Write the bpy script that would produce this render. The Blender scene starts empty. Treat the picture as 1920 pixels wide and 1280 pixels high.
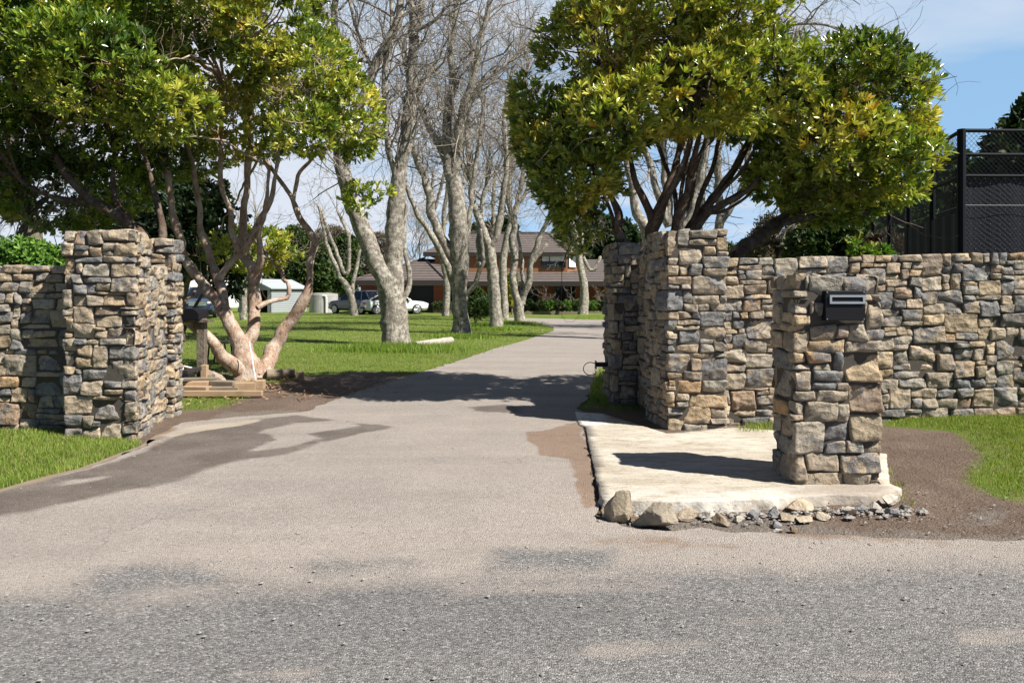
import bpy, bmesh, math, random
import numpy as np
from mathutils import Vector, Matrix, noise as mnoise
from mathutils.geometry import delaunay_2d_cdt
R = math.radians
sc = bpy.context.scene
col = sc.collection

# ------------------------------------------------------------------ camera, sky, sun, exposure
F = 1440.0; HOR = 548.0; EYE = 1.6           # focal length and horizon row in photo pixels (1920 wide)
cam_d = bpy.data.cameras.new('camera'); cam = bpy.data.objects.new('camera', cam_d); col.objects.link(cam)
cam.location = (0, 0, EYE); cam.rotation_euler = (R(90), 0, 0)
cam_d.sensor_width = 36; cam_d.lens = 36 * F / 1920; cam_d.shift_y = -(640 - HOR) / 1920
cam_d.clip_start = 0.05; cam_d.clip_end = 3000
sc.camera = cam
SUN = Vector((1.26, -0.68, 1.62)).normalized()      # towards the sun
el = math.asin(SUN.z); az = math.atan2(SUN.x, SUN.y)
w = bpy.data.worlds.new('World'); sc.world = w; w.use_nodes = True
nt = w.node_tree; nt.nodes.clear()
def wn(t, **k):
    n = nt.nodes.new(t)
    for a, v in k.items(): setattr(n, a, v)
    return n
sky = wn('ShaderNodeTexSky', sky_type='NISHITA', sun_disc=False, sun_elevation=el, sun_rotation=az, air_density=0.5, dust_density=0.15, ozone_density=1.5)
tc = wn('ShaderNodeTexCoord'); sep = wn('ShaderNodeSeparateXYZ'); nt.links.new(tc.outputs['Generated'], sep.inputs[0])
zc = wn('ShaderNodeMath', operation='MAXIMUM'); zc.inputs[1].default_value = 0.03; nt.links.new(sep.outputs[2], zc.inputs[0])
za = wn('ShaderNodeMath', operation='ADD'); za.inputs[1].default_value = 0.12; nt.links.new(zc.outputs[0], za.inputs[0])
dx = wn('ShaderNodeMath', operation='DIVIDE'); nt.links.new(sep.outputs[0], dx.inputs[0]); nt.links.new(za.outputs[0], dx.inputs[1])
dy = wn('ShaderNodeMath', operation='DIVIDE'); nt.links.new(sep.outputs[1], dy.inputs[0]); nt.links.new(za.outputs[0], dy.inputs[1])
cmb = wn('ShaderNodeCombineXYZ'); nt.links.new(dx.outputs[0], cmb.inputs[0]); nt.links.new(dy.outputs[0], cmb.inputs[1])
mp = wn('ShaderNodeMapping'); mp.inputs['Scale'].default_value = (0.55, 1.0, 1); mp.inputs['Rotation'].default_value = (0, 0, R(-12)); mp.inputs['Location'].default_value = (0.35, 0.9, 0); nt.links.new(cmb.outputs[0], mp.inputs[0])
nz = wn('ShaderNodeTexNoise'); nz.inputs['Scale'].default_value = 1.15; nz.inputs['Detail'].default_value = 7; nz.inputs['Roughness'].default_value = 0.52; nz.inputs['Distortion'].default_value = 0.4; nt.links.new(mp.outputs[0], nz.inputs['Vector'])
# thin high cloud, thicker over the middle and left of the sky, clear blue to the right
bias = wn('ShaderNodeMath', operation='MULTIPLY_ADD'); bias.inputs[1].default_value = -0.42; bias.inputs[2].default_value = 0.08; nt.links.new(sep.outputs[0], bias.inputs[0])
sm = wn('ShaderNodeMath', operation='ADD'); nt.links.new(nz.outputs['Fac'], sm.inputs[0]); nt.links.new(bias.outputs[0], sm.inputs[1])
cr = wn('ShaderNodeValToRGB'); cr.color_ramp.elements[0].position = 0.38; cr.color_ramp.elements[1].position = 0.66; cr.color_ramp.elements[0].color = (0.08,)*3+(1,); cr.color_ramp.elements[1].color = (0.93,)*3+(1,); nt.links.new(sm.outputs[0], cr.inputs[0])
mz = wn('ShaderNodeMix', data_type='RGBA'); mz.inputs['B'].default_value = (4.0, 7.6, 11.6, 1); nt.links.new(sky.outputs[0], mz.inputs['A']); 
mx = wn('ShaderNodeMix', data_type='RGBA'); mx.inputs['B'].default_value = (8.0, 8.5, 9.4, 1)
fr_ = wn('ShaderNodeMapRange', interpolation_type='SMOOTHSTEP'); fr_.inputs['From Min'].default_value = 0.5; fr_.inputs['From Max'].default_value = 0.82; nt.links.new(sep.outputs[1], fr_.inputs['Value'])   # cloud and added azure kept ahead; sky elsewhere left dimmer to deepen the shade
fm_ = wn('ShaderNodeMath', operation='MULTIPLY'); nt.links.new(cr.outputs[0], fm_.inputs[0]); nt.links.new(fr_.outputs[0], fm_.inputs[1]); nt.links.new(fm_.outputs[0], mx.inputs['Factor'])
fz_ = wn('ShaderNodeMath', operation='MULTIPLY'); fz_.inputs[1].default_value = 0.62; nt.links.new(fr_.outputs[0], fz_.inputs[0]); nt.links.new(fz_.outputs[0], mz.inputs['Factor']); 
nt.links.new(mz.outputs['Result'], mx.inputs['A'])
bg = wn('ShaderNodeBackground'); bg.inputs['Strength'].default_value = 0.05; nt.links.new(mx.outputs['Result'], bg.inputs['Color'])
wo = wn('ShaderNodeOutputWorld'); nt.links.new(bg.outputs[0], wo.inputs[0])
sd = bpy.data.lights.new('sun', 'SUN'); sd.energy = 5.0; sd.angle = R(0.53); sd.color = (1.0, 0.945, 0.86)
so = bpy.data.objects.new('sun', sd); col.objects.link(so); so.location = (20, -10, 30)
so.rotation_euler = SUN.to_track_quat('Z', 'Y').to_euler()
sc.view_settings.view_transform = 'Standard'; sc.view_settings.look = 'None'; sc.view_settings.gamma = 1.0; sc.view_settings.exposure = 0.95
sc.render.engine = 'CYCLES'; sc.cycles.max_bounces = 6; sc.cycles.transparent_max_bounces = 8
sc.cycles.use_adaptive_sampling = True; sc.cycles.use_denoising = True

# ------------------------------------------------------------------ geometry of the place
def sst(a, b, x):
    t = np.clip((np.asarray(x, float) - a) / (b - a), 0, 1); return t * t * (3 - 2 * t)
def gz(x, y):
    z = 0.10 * sst(4.7, 6.5, y) + 0.09 * sst(2.9, 5.5, x) * sst(6.3, 8.4, y) + 0.05 * sst(-3.7, -5.5, x) * sst(6.6, 7.9, y) * (1 - sst(9, 12, y))
    z = z + 0.10 * sst(15, 26, y) * np.exp(-((np.asarray(x, float) + 6) / 6.0) ** 2) * (1 - sst(38, 52, y))
    return z
def G(px, py):                                   # point of the ground seen at a photo pixel
    z = 0.05
    for _ in range(30):
        y = (EYE - z) * F / max(py - HOR, 6); x = (px - 960) / F * y; z = 0.5 * z + 0.5 * float(gz(x, y))
    return (x, y)
def W(px, py, y): return Vector(((px - 960) / F * y, y, EYE + (HOR - py) / F * y))

def tag(o, label=None, cat=None, group=None, kind=None):
    if label: o['label'] = label
    if cat: o['category'] = cat
    if group: o['group'] = group
    if kind: o['kind'] = kind
    return o
def empty(name, loc, label, cat, group=None, rz=0):
    o = bpy.data.objects.new(name, None); col.objects.link(o); o.location = loc; o.rotation_euler = (0, 0, rz)
    o.empty_display_size = 0.2
    return tag(o, label, cat, group)
def npmesh(name, V, faces, mat, parent=None, colr=None, smooth=False, attrs=None, world=True):
    """faces: list of (n,k) index arrays. world=True: V is in world space even when parented."""
    V = np.asarray(V, dtype=np.float64).reshape(-1, 3)
    me = bpy.data.meshes.new(name)
    me.vertices.add(len(V)); 
    if parent is not None and world:
        mi = np.array(parent_matrix(parent).inverted()); V = V @ mi[:3, :3].T + mi[:3, 3]
    me.vertices.foreach_set('co', V.astype(np.float32).ravel())
    faces = [np.asarray(f, dtype=np.int32) for f in faces if len(f)]
    nl = sum(f.size for f in faces); npol = sum(len(f) for f in faces)
    me.loops.add(nl); me.polygons.add(npol)
    me.loops.foreach_set('vertex_index', np.concatenate([f.ravel() for f in faces]))
    tot = np.concatenate([np.full(len(f), f.shape[1], np.int32) for f in faces])
    me.polygons.foreach_set('loop_start', np.concatenate([[0], np.cumsum(tot)[:-1]]).astype(np.int32))
    me.polygons.foreach_set('loop_total', tot)
    me.polygons.foreach_set('use_smooth', np.full(npol, smooth))
    if colr is not None:
        a = me.color_attributes.new('Col', 'FLOAT_COLOR', 'POINT'); c = np.asarray(colr, np.float32)
        if c.shape[1] == 3: c = np.hstack([c, np.ones((len(c), 1), np.float32)])
        a.data.foreach_set('color', c.ravel())
    for k, v in (attrs or {}).items():
        a = me.attributes.new(k, 'FLOAT', 'POINT'); a.data.foreach_set('value', np.asarray(v, np.float32))
    me.update(); me.validate()
    for m in (mat if isinstance(mat, (list, tuple)) else [mat]): me.materials.append(m)
    o = bpy.data.objects.new(name, me); col.objects.link(o)
    if parent is not None: o.parent = parent
    return o
def parent_matrix(p):
    m = p.matrix_basis.copy()
    while p.parent is not None:
        p = p.parent; m = p.matrix_basis @ m
    return m

class MB:
    """collects simple shapes into one mesh (coordinates are world unless local=True at build)"""
    def __init__(s): s.v = []; s.f = []; s.c = []; s.cc = (1, 1, 1)
    def add(s, vs, fs):
        n = len(s.v); s.v += [tuple(q) for q in vs]; s.f += [tuple(i + n for i in q) for q in fs]; s.c += [s.cc] * len(vs)
    def box(s, x0, x1, y0, y1, z0, z1, M=None):
        vs = [Vector(q) for q in ((x0,y0,z0),(x1,y0,z0),(x1,y1,z0),(x0,y1,z0),(x0,y0,z1),(x1,y0,z1),(x1,y1,z1),(x0,y1,z1))]
        if M is not None: vs = [M @ q for q in vs]
        s.add(vs, [(0,3,2,1),(4,5,6,7),(0,1,5,4),(1,2,6,5),(2,3,7,6),(3,0,4,7)])
    def tube(s, pts, rad, n=8, cap=True):
        pts = [Vector(p) for p in pts]
        if not isinstance(rad, (list, tuple)): rad = [rad] * len(pts)
        vs, fs = [], []; t0 = (pts[1] - pts[0]).normalized()
        u = t0.orthogonal().normalized()
        for i, p in enumerate(pts):
            t = (pts[min(i + 1, len(pts) - 1)] - pts[max(i - 1, 0)]).normalized()
            u = (u - t * u.dot(t)); u = u.normalized() if u.length > 1e-6 else t.orthogonal().normalized(); b = t.cross(u)
            for k in range(n):
                a = 2 * math.pi * k / n; vs.append(p + (u * math.cos(a) + b * math.sin(a)) * rad[i])
        for i in range(len(pts) - 1):
            for k in range(n): fs.append((i*n+k, i*n+(k+1)%n, (i+1)*n+(k+1)%n, (i+1)*n+k))
        if cap: fs.append(tuple(range(n))[::-1]); fs.append(tuple(range((len(pts)-1)*n, len(pts)*n)))
        s.add(vs, fs)
    def poly(s, pts): s.add(pts, [tuple(range(len(pts)))])
    def prism(s, pts, d):
        """closed prism: planar polygon pts extruded by vector d"""
        n = len(pts); a = [Vector(p) for p in pts]; d = Vector(d)
        s.add(a + [p + d for p in a], [tuple(range(n))[::-1], tuple(range(n, 2*n))] + [(i, (i+1)%n, n+(i+1)%n, n+i) for i in range(n)])
    def build(s, name, mat, parent=None, smooth=False, local=False, bevel=0, colors=False):
        me = bpy.data.meshes.new(name)
        vs = [Vector(q) for q in s.v]
        if parent is not None and not local:
            mi = parent_matrix(parent).inverted(); vs = [mi @ q for q in vs]
        me.from_pydata(vs, [], s.f); me.update()
        if bevel or True:
            bm = bmesh.new(); bm.from_mesh(me)
            bmesh.ops.recalc_face_normals(bm, faces=bm.faces)
            if bevel:
                bmesh.ops.bevel(bm, geom=[e for e in bm.edges if len(e.link_faces) == 2 and e.calc_face_angle(0) > 0.6], offset=bevel, segments=2, affect='EDGES', profile=0.5, clamp_overlap=True)
            bm.to_mesh(me); bm.free()
        if smooth:
            for p in me.polygons: p.use_smooth = True
        if colors and not bevel:
            a = me.color_attributes.new('Col', 'FLOAT_COLOR', 'POINT')
            a.data.foreach_set('color', np.hstack([np.array(s.c, np.float32), np.ones((len(s.c), 1), np.float32)]).ravel())
        me.materials.append(mat)
        o = bpy.data.objects.new(name, me); col.objects.link(o)
        if parent is not None: o.parent = parent
        return o

# ------------------------------------------------------------------ materials
class NT:
    def __init__(s, name):
        s.m = bpy.data.materials.new(name); s.m.use_nodes = True; s.t = s.m.node_tree; s.t.nodes.clear()
        s.out = s.n('ShaderNodeOutputMaterial'); s.b = s.n('ShaderNodeBsdfPrincipled'); s.l(s.b.outputs[0], s.out.inputs[0])
        s.tc = s.n('ShaderNodeTexCoord'); s.obj = s.tc.outputs['Object']
    def n(s, t, **k):
        n = s.t.nodes.new(t)
        for a, v in k.items(): setattr(n, a, v)
        return n
    def l(s, a, b): s.t.links.new(a, b)
    def set(s, inp, v):
        if hasattr(v, 'is_output'): s.l(v, inp)
        elif isinstance(v, (tuple, list)) and len(v) == 3 and inp.type == 'RGBA': inp.default_value = tuple(v) + (1,)
        else: inp.default_value = v
    def noise(s, scale, detail=4, rough=0.55, vec=None, dist=0.0, out='Fac'):
        n = s.n('ShaderNodeTexNoise'); n.inputs['Scale'].default_value = scale; n.inputs['Detail'].default_value = detail; n.inputs['Roughness'].default_value = rough; n.inputs['Distortion'].default_value = dist
        s.l(vec or s.obj, n.inputs['Vector']); return n.outputs[out]
    def voro(s, scale, out='Distance', feature='F1', vec=None):
        n = s.n('ShaderNodeTexVoronoi', feature=feature); n.inputs['Scale'].default_value = scale; s.l(vec or s.obj, n.inputs['Vector']); return n.outputs[out]
    def scale(s, v, vec=None):
        n = s.n('ShaderNodeMapping'); n.inputs['Scale'].default_value = v; s.l(vec or s.obj, n.inputs[0]); return n.outputs[0]
    def ramp(s, f, *stops):
        n = s.n('ShaderNodeValToRGB'); e = n.color_ramp.elements
        while len(e) < len(stops): e.new(0.5)
        for i, (p, c) in enumerate(stops):
            e[i].position = p; e[i].color = (c, c, c, 1) if isinstance(c, (int, float)) else tuple(c) + (1,)
        s.l(f, n.inputs[0]); return n.outputs[0]
    def mix(s, f, a, b, mode='MIX'):
        n = s.n('ShaderNodeMix', data_type='RGBA', blend_type=mode); s.set(n.inputs['Factor'], f); s.set(n.inputs['A'], a); s.set(n.inputs['B'], b); return n.outputs['Result']
    def math(s, op, a, b=0.0, c=0.0, clamp=False):
        n = s.n('ShaderNodeMath', operation=op, use_clamp=clamp); s.set(n.inputs[0], a); s.set(n.inputs[1], b); s.set(n.inputs[2], c); return n.outputs[0]
    def attr(s, name, out='Fac'):
        return s.n('ShaderNodeAttribute', attribute_name=name).outputs[out]
    def bump(s, h, strength=0.5, dist=0.02, nrm=None):
        n = s.n('ShaderNodeBump'); n.inputs['Strength'].default_value = strength; n.inputs['Distance'].default_value = dist; s.l(h, n.inputs['Height'])
        if nrm: s.l(nrm, n.inputs['Normal'])
        return n.outputs[0]
    def done(s, color=None, rough=None, normal=None, spec=None, metal=None):
        if color is not None: s.set(s.b.inputs['Base Color'], color)
        if rough is not None: s.set(s.b.inputs['Roughness'], rough)
        if normal is not None: s.l(normal, s.b.inputs['Normal'])
        if spec is not None: s.set(s.b.inputs['Specular IOR Level'], spec)
        if metal is not None: s.set(s.b.inputs['Metallic'], metal)
        return s.m
def simple(name, c, rough=0.6, var=0.15, sc_=6.0, spec=0.4, metal=0.0, bump=0.0):
    t = NT(name); f = t.noise(sc_, 5)
    colr = t.mix(f, tuple(x * (1 - var) for x in c), tuple(min(1, x * (1 + var)) for x in c))
    return t.done(colr, rough, t.bump(f, bump, 0.02) if bump else None, spec, metal)

def m_stone():
    t = NT('field_stone'); a = t.n('ShaderNodeAttribute', attribute_name='Col'); base = a.outputs['Color']; gf = a.outputs['Alpha']
    n1 = t.noise(5.5, 5, 0.6, dist=0.6); n2 = t.noise(22, 6, 0.72, dist=0.3); n3 = t.noise(110, 3, 0.6)
    fr = t.math('ADD', t.math('SUBTRACT', n1, 1.04), gf)           # grey broken faces where alpha is high
    k = t.ramp(fr, (0.0, 0.0), (0.035, 1.0))
    grey = t.mix(n2, (0.11, 0.111, 0.117), (0.25, 0.25, 0.255))
    c = t.mix(t.math('MULTIPLY', k, 0.85), base, grey)
    c = t.mix(0.75, c, t.ramp(n2, (0.30, (0.42, 0.41, 0.40)), (0.5, (0.98, 0.98, 0.98)), (0.72, (1.32, 1.29, 1.22))), 'MULTIPLY')
    c = t.mix(t.math('MULTIPLY', t.ramp(t.noise(9, 4, 0.6, dist=1.0), (0.58, 0.0), (0.68, 1.0)), 0.3), c, (0.40, 0.255, 0.12))
    c = t.mix(0.5, c, t.ramp(n3, (0.3, (0.75, 0.75, 0.75)), (0.7, (1.2, 1.2, 1.2))), 'MULTIPLY')
    v = t.voro(9.0, vec=t.scale((1, 1, 1.6)))
    b1 = t.bump(t.math('ADD', t.math('MULTIPLY', v, 0.7), n1), 0.75, 0.07)
    b2 = t.bump(t.math('ADD', n2, t.math('MULTIPLY', n3, 0.35)), 0.85, 0.025, b1)
    return t.done(c, 0.85, b2, 0.25)
def m_bark(name, c1, c2, lich, lscale=9, bump=0.9, zs=0.25, groove=(0.07, 0.06, 0.05)):
    t = NT(name); v = t.scale((1, 1, zs)); n = t.noise(19, 6, 0.7, v, 0.8); n2 = t.noise(lscale, 5, 0.7); n3 = t.noise(60, 3)
    c = t.mix(n, c1, c2)
    c = t.mix(t.ramp(n, (0.36, 1.0), (0.47, 0.0)), c, groove)
    c = t.mix(t.math('MULTIPLY', t.ramp(n2, (0.47, 0.0), (0.58, 1.0)), 0.85), c, lich)
    c = t.mix(0.5, c, t.ramp(n3, (0.3, (0.7, 0.7, 0.7)), (0.7, (1.25, 1.25, 1.25))), 'MULTIPLY')
    return t.done(c, 0.9, t.bump(t.math('ADD', n, t.math('MULTIPLY', n2, 0.4)), bump, 0.05), 0.2)
def m_leaf(name, rough=0.34, trans=0.28, spec=0.5):
    t = NT(name); c = t.attr('Col', 'Color'); t.done(c, rough, None, spec)
    tr = t.n('ShaderNodeBsdfTranslucent'); t.l(t.mix(1.0, c, (1.25, 1.3, 0.5), 'MULTIPLY'), tr.inputs[0])
    ms = t.n('ShaderNodeMixShader'); ms.inputs[0].default_value = trans; t.l(t.b.outputs[0], ms.inputs[1]); t.l(tr.outputs[0], ms.inputs[2]); t.l(ms.outputs[0], t.out.inputs[0])
    return t.m
def m_seal():
    t = NT('seal'); dust = t.attr('dust'); wet = t.attr('wet'); soil = t.attr('soil'); pale = t.attr('pale')
    nb = t.noise(0.9, 6, 0.6, dist=0.5); nm = t.noise(4.5, 6, 0.65); chip = t.voro(112, 'Color'); chipd = t.voro(112); fine = t.noise(160, 2)
    cs = t.n('ShaderNodeSeparateColor'); t.l(chip, cs.inputs[0]); cv = cs.outputs[0]
    asph = t.ramp(cv, (0.0, (0.07, 0.07, 0.07)), (0.4, (0.148, 0.145, 0.143)), (0.85, (0.218, 0.213, 0.208)), (1.0, (0.35, 0.34, 0.33)))
    dst = t.mix(t.noise(2.2, 6, 0.65), (0.245, 0.218, 0.196), (0.348, 0.313, 0.283))
    dst = t.mix(0.65, dst, t.ramp(cv, (0.0, (0.55, 0.55, 0.56)), (0.35, (0.95, 0.95, 0.95)), (0.9, (1.08, 1.08, 1.08)), (1.0, (1.35, 1.35, 1.35))), 'MULTIPLY')
    def thr(a, n, w=0.10):                                      # attribute broken up by noise, then sharpened
        s = t.math('ADD', a, t.math('MULTIPLY', t.math('SUBTRACT', n, 0.5), 0.9)); return t.ramp(s, (0.5 - w, 0.0), (0.5 + w, 1.0))
    c = t.mix(thr(dust, t.math('ADD', t.math('MULTIPLY', nb, 0.65), t.math('MULTIPLY', nm, 0.35)), 0.16), asph, dst)
    c = t.mix(t.math('MULTIPLY', thr(pale, nm), 0.8), c, (0.38, 0.33, 0.265))
    so = t.mix(t.noise(11, 6, 0.7), (0.15, 0.108, 0.081), (0.28, 0.208, 0.158))
    c = t.mix(thr(soil, nm), c, so)
    wk = t.math('MULTIPLY', thr(wet, t.math('ADD', t.math('MULTIPLY', nm, .6), t.math('MULTIPLY', t.noise(1.6, 5), .4)), 0.22), t.ramp(t.noise(2.5, 5, 0.65), (0.3, 0.72), (0.6, 1.0)))
    c = t.mix(t.math('MULTIPLY', wk, 1.0), c, t.mix(0.0, c, c)); 
    dark = t.mix(1.0, c, (0.40, 0.375, 0.36), 'MULTIPLY'); c = t.mix(wk, c, dark)
    c = t.mix(0.6, c, t.ramp(t.noise(30, 3), (0.3, (0.85, 0.85, 0.85)), (0.7, (1.12, 1.12, 1.12))), 'MULTIPLY')
    sp = t.n('ShaderNodeSeparateColor'); t.l(t.voro(38, 'Color'), sp.inputs[0]); spd = t.voro(38)
    near_ = t.ramp(spd, (0.10, 1.0), (0.22, 0.0))
    c = t.mix(t.math('MULTIPLY', t.math('MULTIPLY', near_, t.ramp(sp.outputs[0], (0.80, 0.0), (0.83, 1.0))), 0.75), c, (0.05, 0.047, 0.045))
    c = t.mix(t.math('MULTIPLY', t.math('MULTIPLY', near_, t.ramp(sp.outputs[1], (0.90, 0.0), (0.92, 1.0))), 0.7), c, (0.5, 0.47, 0.43))
    c = t.mix(0.7, c, t.ramp(t.noise(0.6, 5, 0.6, t.scale((0.5, 2.4, 1)), 0.6), (0.3, (0.80, 0.80, 0.81)), (0.7, (1.14, 1.12, 1.10))), 'MULTIPLY')
    crk = t.n('ShaderNodeTexVoronoi', feature='DISTANCE_TO_EDGE'); crk.inputs['Scale'].default_value = 0.42; t.l(t.n('ShaderNodeVectorMath', operation='ADD').outputs[0], crk.inputs['Vector'])
    va = crk.inputs['Vector'].links[0].from_node; t.l(t.obj, va.inputs[0]); nvc = t.n('ShaderNodeTexNoise'); nvc.inputs['Scale'].default_value = 2.2; nvc.inputs['Detail'].default_value = 6; t.l(t.obj, nvc.inputs['Vector']); t.l(nvc.outputs['Color'], va.inputs[1])
    ck = t.math('MULTIPLY', t.ramp(crk.outputs['Distance'], (0.0, 1.0), (0.006, 0.0)), t.ramp(t.noise(0.7, 3), (0.5, 0.0), (0.6, 0.35)))
    c = t.mix(ck, c, (0.07, 0.06, 0.055))
    h = t.math('ADD', t.math('MULTIPLY', chipd, -0.8), t.math('MULTIPLY', nm, 0.6))
    return t.done(c, t.math('SUBTRACT', 0.88, t.math('MULTIPLY', wk, 0.12)), t.bump(h, 0.75, 0.013), 0.3)
def m_ground():
    t = NT('earth_and_turf'); g = t.attr('grass'); nb = t.noise(0.55, 6, 0.65); nm = t.noise(7, 6, 0.7); nf = t.noise(48, 4, 0.7); ns = t.noise(3.0, 5, 0.6, t.scale((0.35, 1.6, 1)))
    so = t.mix(nm, (0.17, 0.125, 0.098), (0.33, 0.25, 0.195)); so = t.mix(t.ramp(nf, (0.55, 0.0), (0.75, 0.6)), so, (0.30, 0.235, 0.185)); so = t.mix(t.ramp(t.noise(1.3, 6, 0.65), (0.42, 0.5), (0.6, 0.0)), so, t.mix(nm, (0.11, 0.076, 0.058), (0.19, 0.137, 0.106)))
    gr = t.mix(nb, (0.10, 0.17, 0.02), (0.17, 0.24, 0.038)); gr = t.mix(t.ramp(ns, (0.35, 0.0), (0.7, 0.7)), gr, (0.21, 0.26, 0.06))
    gr = t.mix(0.8, gr, t.ramp(nf, (0.25, (0.5, 0.52, 0.5)), (0.5, (1, 1, 1)), (0.75, (1.4, 1.35, 1.3))), 'MULTIPLY')
    dk_ = t.math('ADD', t.attr('dusty'), t.math('MULTIPLY', t.math('SUBTRACT', nm, 0.5), 1.1)); so = t.mix(t.ramp(dk_, (0.3, 0.0), (0.7, 1.0)), so, t.mix(nf, (0.20, 0.168, 0.142), (0.33, 0.288, 0.25)))
    gr = t.mix(t.ramp(t.noise(1.7, 6, 0.7), (0.52, 0.0), (0.66, 0.75)), gr, (0.25, 0.235, 0.09))
    s = t.math('ADD', g, t.math('MULTIPLY', t.math('SUBTRACT', t.math('ADD', t.math('MULTIPLY', nm, .6), t.math('MULTIPLY', nb, .4)), 0.5), 1.3)); k = t.ramp(s, (0.36, 0.0), (0.64, 1.0))
    return t.done(t.mix(k, so, gr), 0.9, t.bump(t.math('ADD', nm, t.math('MULTIPLY', nf, 0.8)), 1.0, 0.09), 0.15)
def m_slab():
    t = NT('pale_concrete'); n = t.noise(3.0, 6, 0.65, dist=0.4, vec=t.scale((0.5, 1.6, 1))); n2 = t.noise(40, 4, 0.7); n3 = t.noise(8, 6, 0.7, t.scale((0.6, 1.8, 1)), 0.8)
    c = t.mix(t.ramp(n, (0.3, 0.0), (0.65, 1.0)), (0.32, 0.275, 0.215), (0.53, 0.495, 0.43)); c = t.mix(t.ramp(n3, (0.50, 0.0), (0.66, 0.65)), c, (0.25, 0.195, 0.14)); c = t.mix(t.ramp(t.noise(16, 5, 0.75, t.scale((0.5, 1.8, 1)), 0.5), (0.60, 0.0), (0.68, 0.7)), c, (0.16, 0.12, 0.09))
    c = t.mix(t.math('MULTIPLY', t.attr('white'), t.ramp(t.noise(7, 5, 0.7), (0.38, 0.0), (0.5, 1.0))), c, (0.62, 0.61, 0.59))
    c = t.mix(t.math('MULTIPLY', t.attr('dirt'), 0.8), c, t.mix(n2, (0.16, 0.125, 0.10), (0.27, 0.21, 0.16)))
    c = t.mix(0.5, c, t.ramp(n2, (0.3, (0.8, 0.8, 0.8)), (0.7, (1.15, 1.15, 1.15))), 'MULTIPLY')
    return t.done(c, 0.9, t.bump(t.math('ADD', n3, n2), 0.55, 0.015), 0.2)
def m_roof():
    t = NT('roof_tile'); wv = t.n('ShaderNodeTexWave', wave_type='BANDS', bands_direction='Z', wave_profile='SAW'); wv.inputs['Scale'].default_value = 1.5; t.l(t.obj, wv.inputs['Vector'])
    n = t.noise(3, 5); c = t.mix(n, (0.085, 0.068, 0.062), (0.15, 0.125, 0.115))
    c = t.mix(t.ramp(wv.outputs['Fac'], (0.0, 0.0), (0.6, 0.0), (0.9, 1.0)), c, (0.022, 0.018, 0.017))
    return t.done(c, 0.75, t.bump(wv.outputs['Fac'], 0.6, 0.05), 0.3)
def m_brick():
    t = NT('red_brick'); b = t.n('ShaderNodeTexBrick'); b.inputs['Scale'].default_value = 4.2; b.inputs['Color1'].default_value = (0.36, 0.085, 0.035, 1); b.inputs['Color2'].default_value = (0.27, 0.06, 0.028, 1); b.inputs['Mortar'].default_value = (0.25, 0.18, 0.14, 1); b.inputs['Mortar Size'].default_value = 0.012
    mpn = t.n('ShaderNodeMapping'); mpn.inputs['Rotation'].default_value = (R(90), 0, 0); t.l(t.obj, mpn.inputs[0]); t.l(mpn.outputs[0], b.inputs[0])
    return t.done(b.outputs[0], 0.85)
def m_cedar():
    t = NT('cedar_board'); wv = t.n('ShaderNodeTexWave', wave_type='BANDS', bands_direction='Z', wave_profile='SAW'); wv.inputs['Scale'].default_value = 1.9; t.l(t.obj, wv.inputs['Vector'])
    n = t.noise(5, 5, 0.6, t.scale((0.3, 0.3, 6))); c = t.mix(n, (0.20, 0.085, 0.035), (0.36, 0.165, 0.07)); c = t.mix(t.ramp(wv.outputs['Fac'], (0.86, 0.0), (0.97, 0.85)), c, (0.05, 0.02, 0.01))
    return t.done(c, 0.65, t.bump(wv.outputs['Fac'], 0.4, 0.03))
def m_corr(name, c, scale=5.0):
    t = NT(name); wv = t.n('ShaderNodeTexWave', wave_type='BANDS', bands_direction='Z', wave_profile='SIN'); wv.inputs['Scale'].default_value = scale; t.l(t.obj, wv.inputs['Vector'])
    n = t.noise(2, 5); cc = t.mix(n, tuple(x * .85 for x in c), c); cc = t.mix(t.ramp(wv.outputs['Fac'], (0.0, 0.35), (0.4, 0.0)), cc, tuple(x * .4 for x in c))
    return t.done(cc, 0.5, t.bump(wv.outputs['Fac'], 0.5, 0.04), 0.5)
def m_wood(name, c1, c2, zs=(0.25, 6, 6)):
    t = NT(name); n = t.noise(6, 6, 0.6, t.scale(zs), 0.6); n2 = t.noise(5, 4); c = t.mix(n, c1, c2); c = t.mix(t.ramp(n2, (0.5, 0.0), (0.8, 0.5)), c, tuple(x * .55 for x in c1))
    return t.done(c, 0.8, t.bump(n, 0.5, 0.01), 0.2)

M = dict(stone=m_stone(), seal=m_seal(), ground=m_ground(), slab=m_slab(), roof=m_roof(), brick=m_brick(), cedar=m_cedar())
M['core'] = simple('joint_earth', (0.085, 0.075, 0.064), 0.95, 0.3, 20, 0.1)
M['bark_grey'] = m_bark('lichened_grey_bark', (0.125, 0.106, 0.09), (0.315, 0.278, 0.24), (0.45, 0.43, 0.36), 8, 1.0, 0.3)
M['twig'] = simple('twig_bark', (0.26, 0.228, 0.195), 0.9, 0.35, 3, 0.15)
M['bark_red'] = m_bark('smooth_tan_bark', (0.27, 0.175, 0.125), (0.42, 0.30, 0.22), (0.46, 0.39, 0.325), 6, 0.6, 0.5, (0.16, 0.09, 0.06))
M['bark_dark'] = m_bark('dark_brown_bark', (0.075, 0.047, 0.036), (0.14, 0.095, 0.07), (0.17, 0.14, 0.11), 9, 0.8, 0.4, (0.03, 0.022, 0.018))
M['bark_brown'] = m_bark('brown_bark', (0.10, 0.08, 0.06), (0.19, 0.15, 0.12), (0.22, 0.20, 0.16), 9, 0.8, 0.4)
M['leaf'] = m_leaf('glossy_leaf', 0.27, 0.25, 0.65); M['leaf_matt'] = m_leaf('matt_leaf', 0.6, 0.2, 0.3); M['blade'] = m_leaf('grass_blade', 0.55, 0.35, 0.25)
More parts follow.
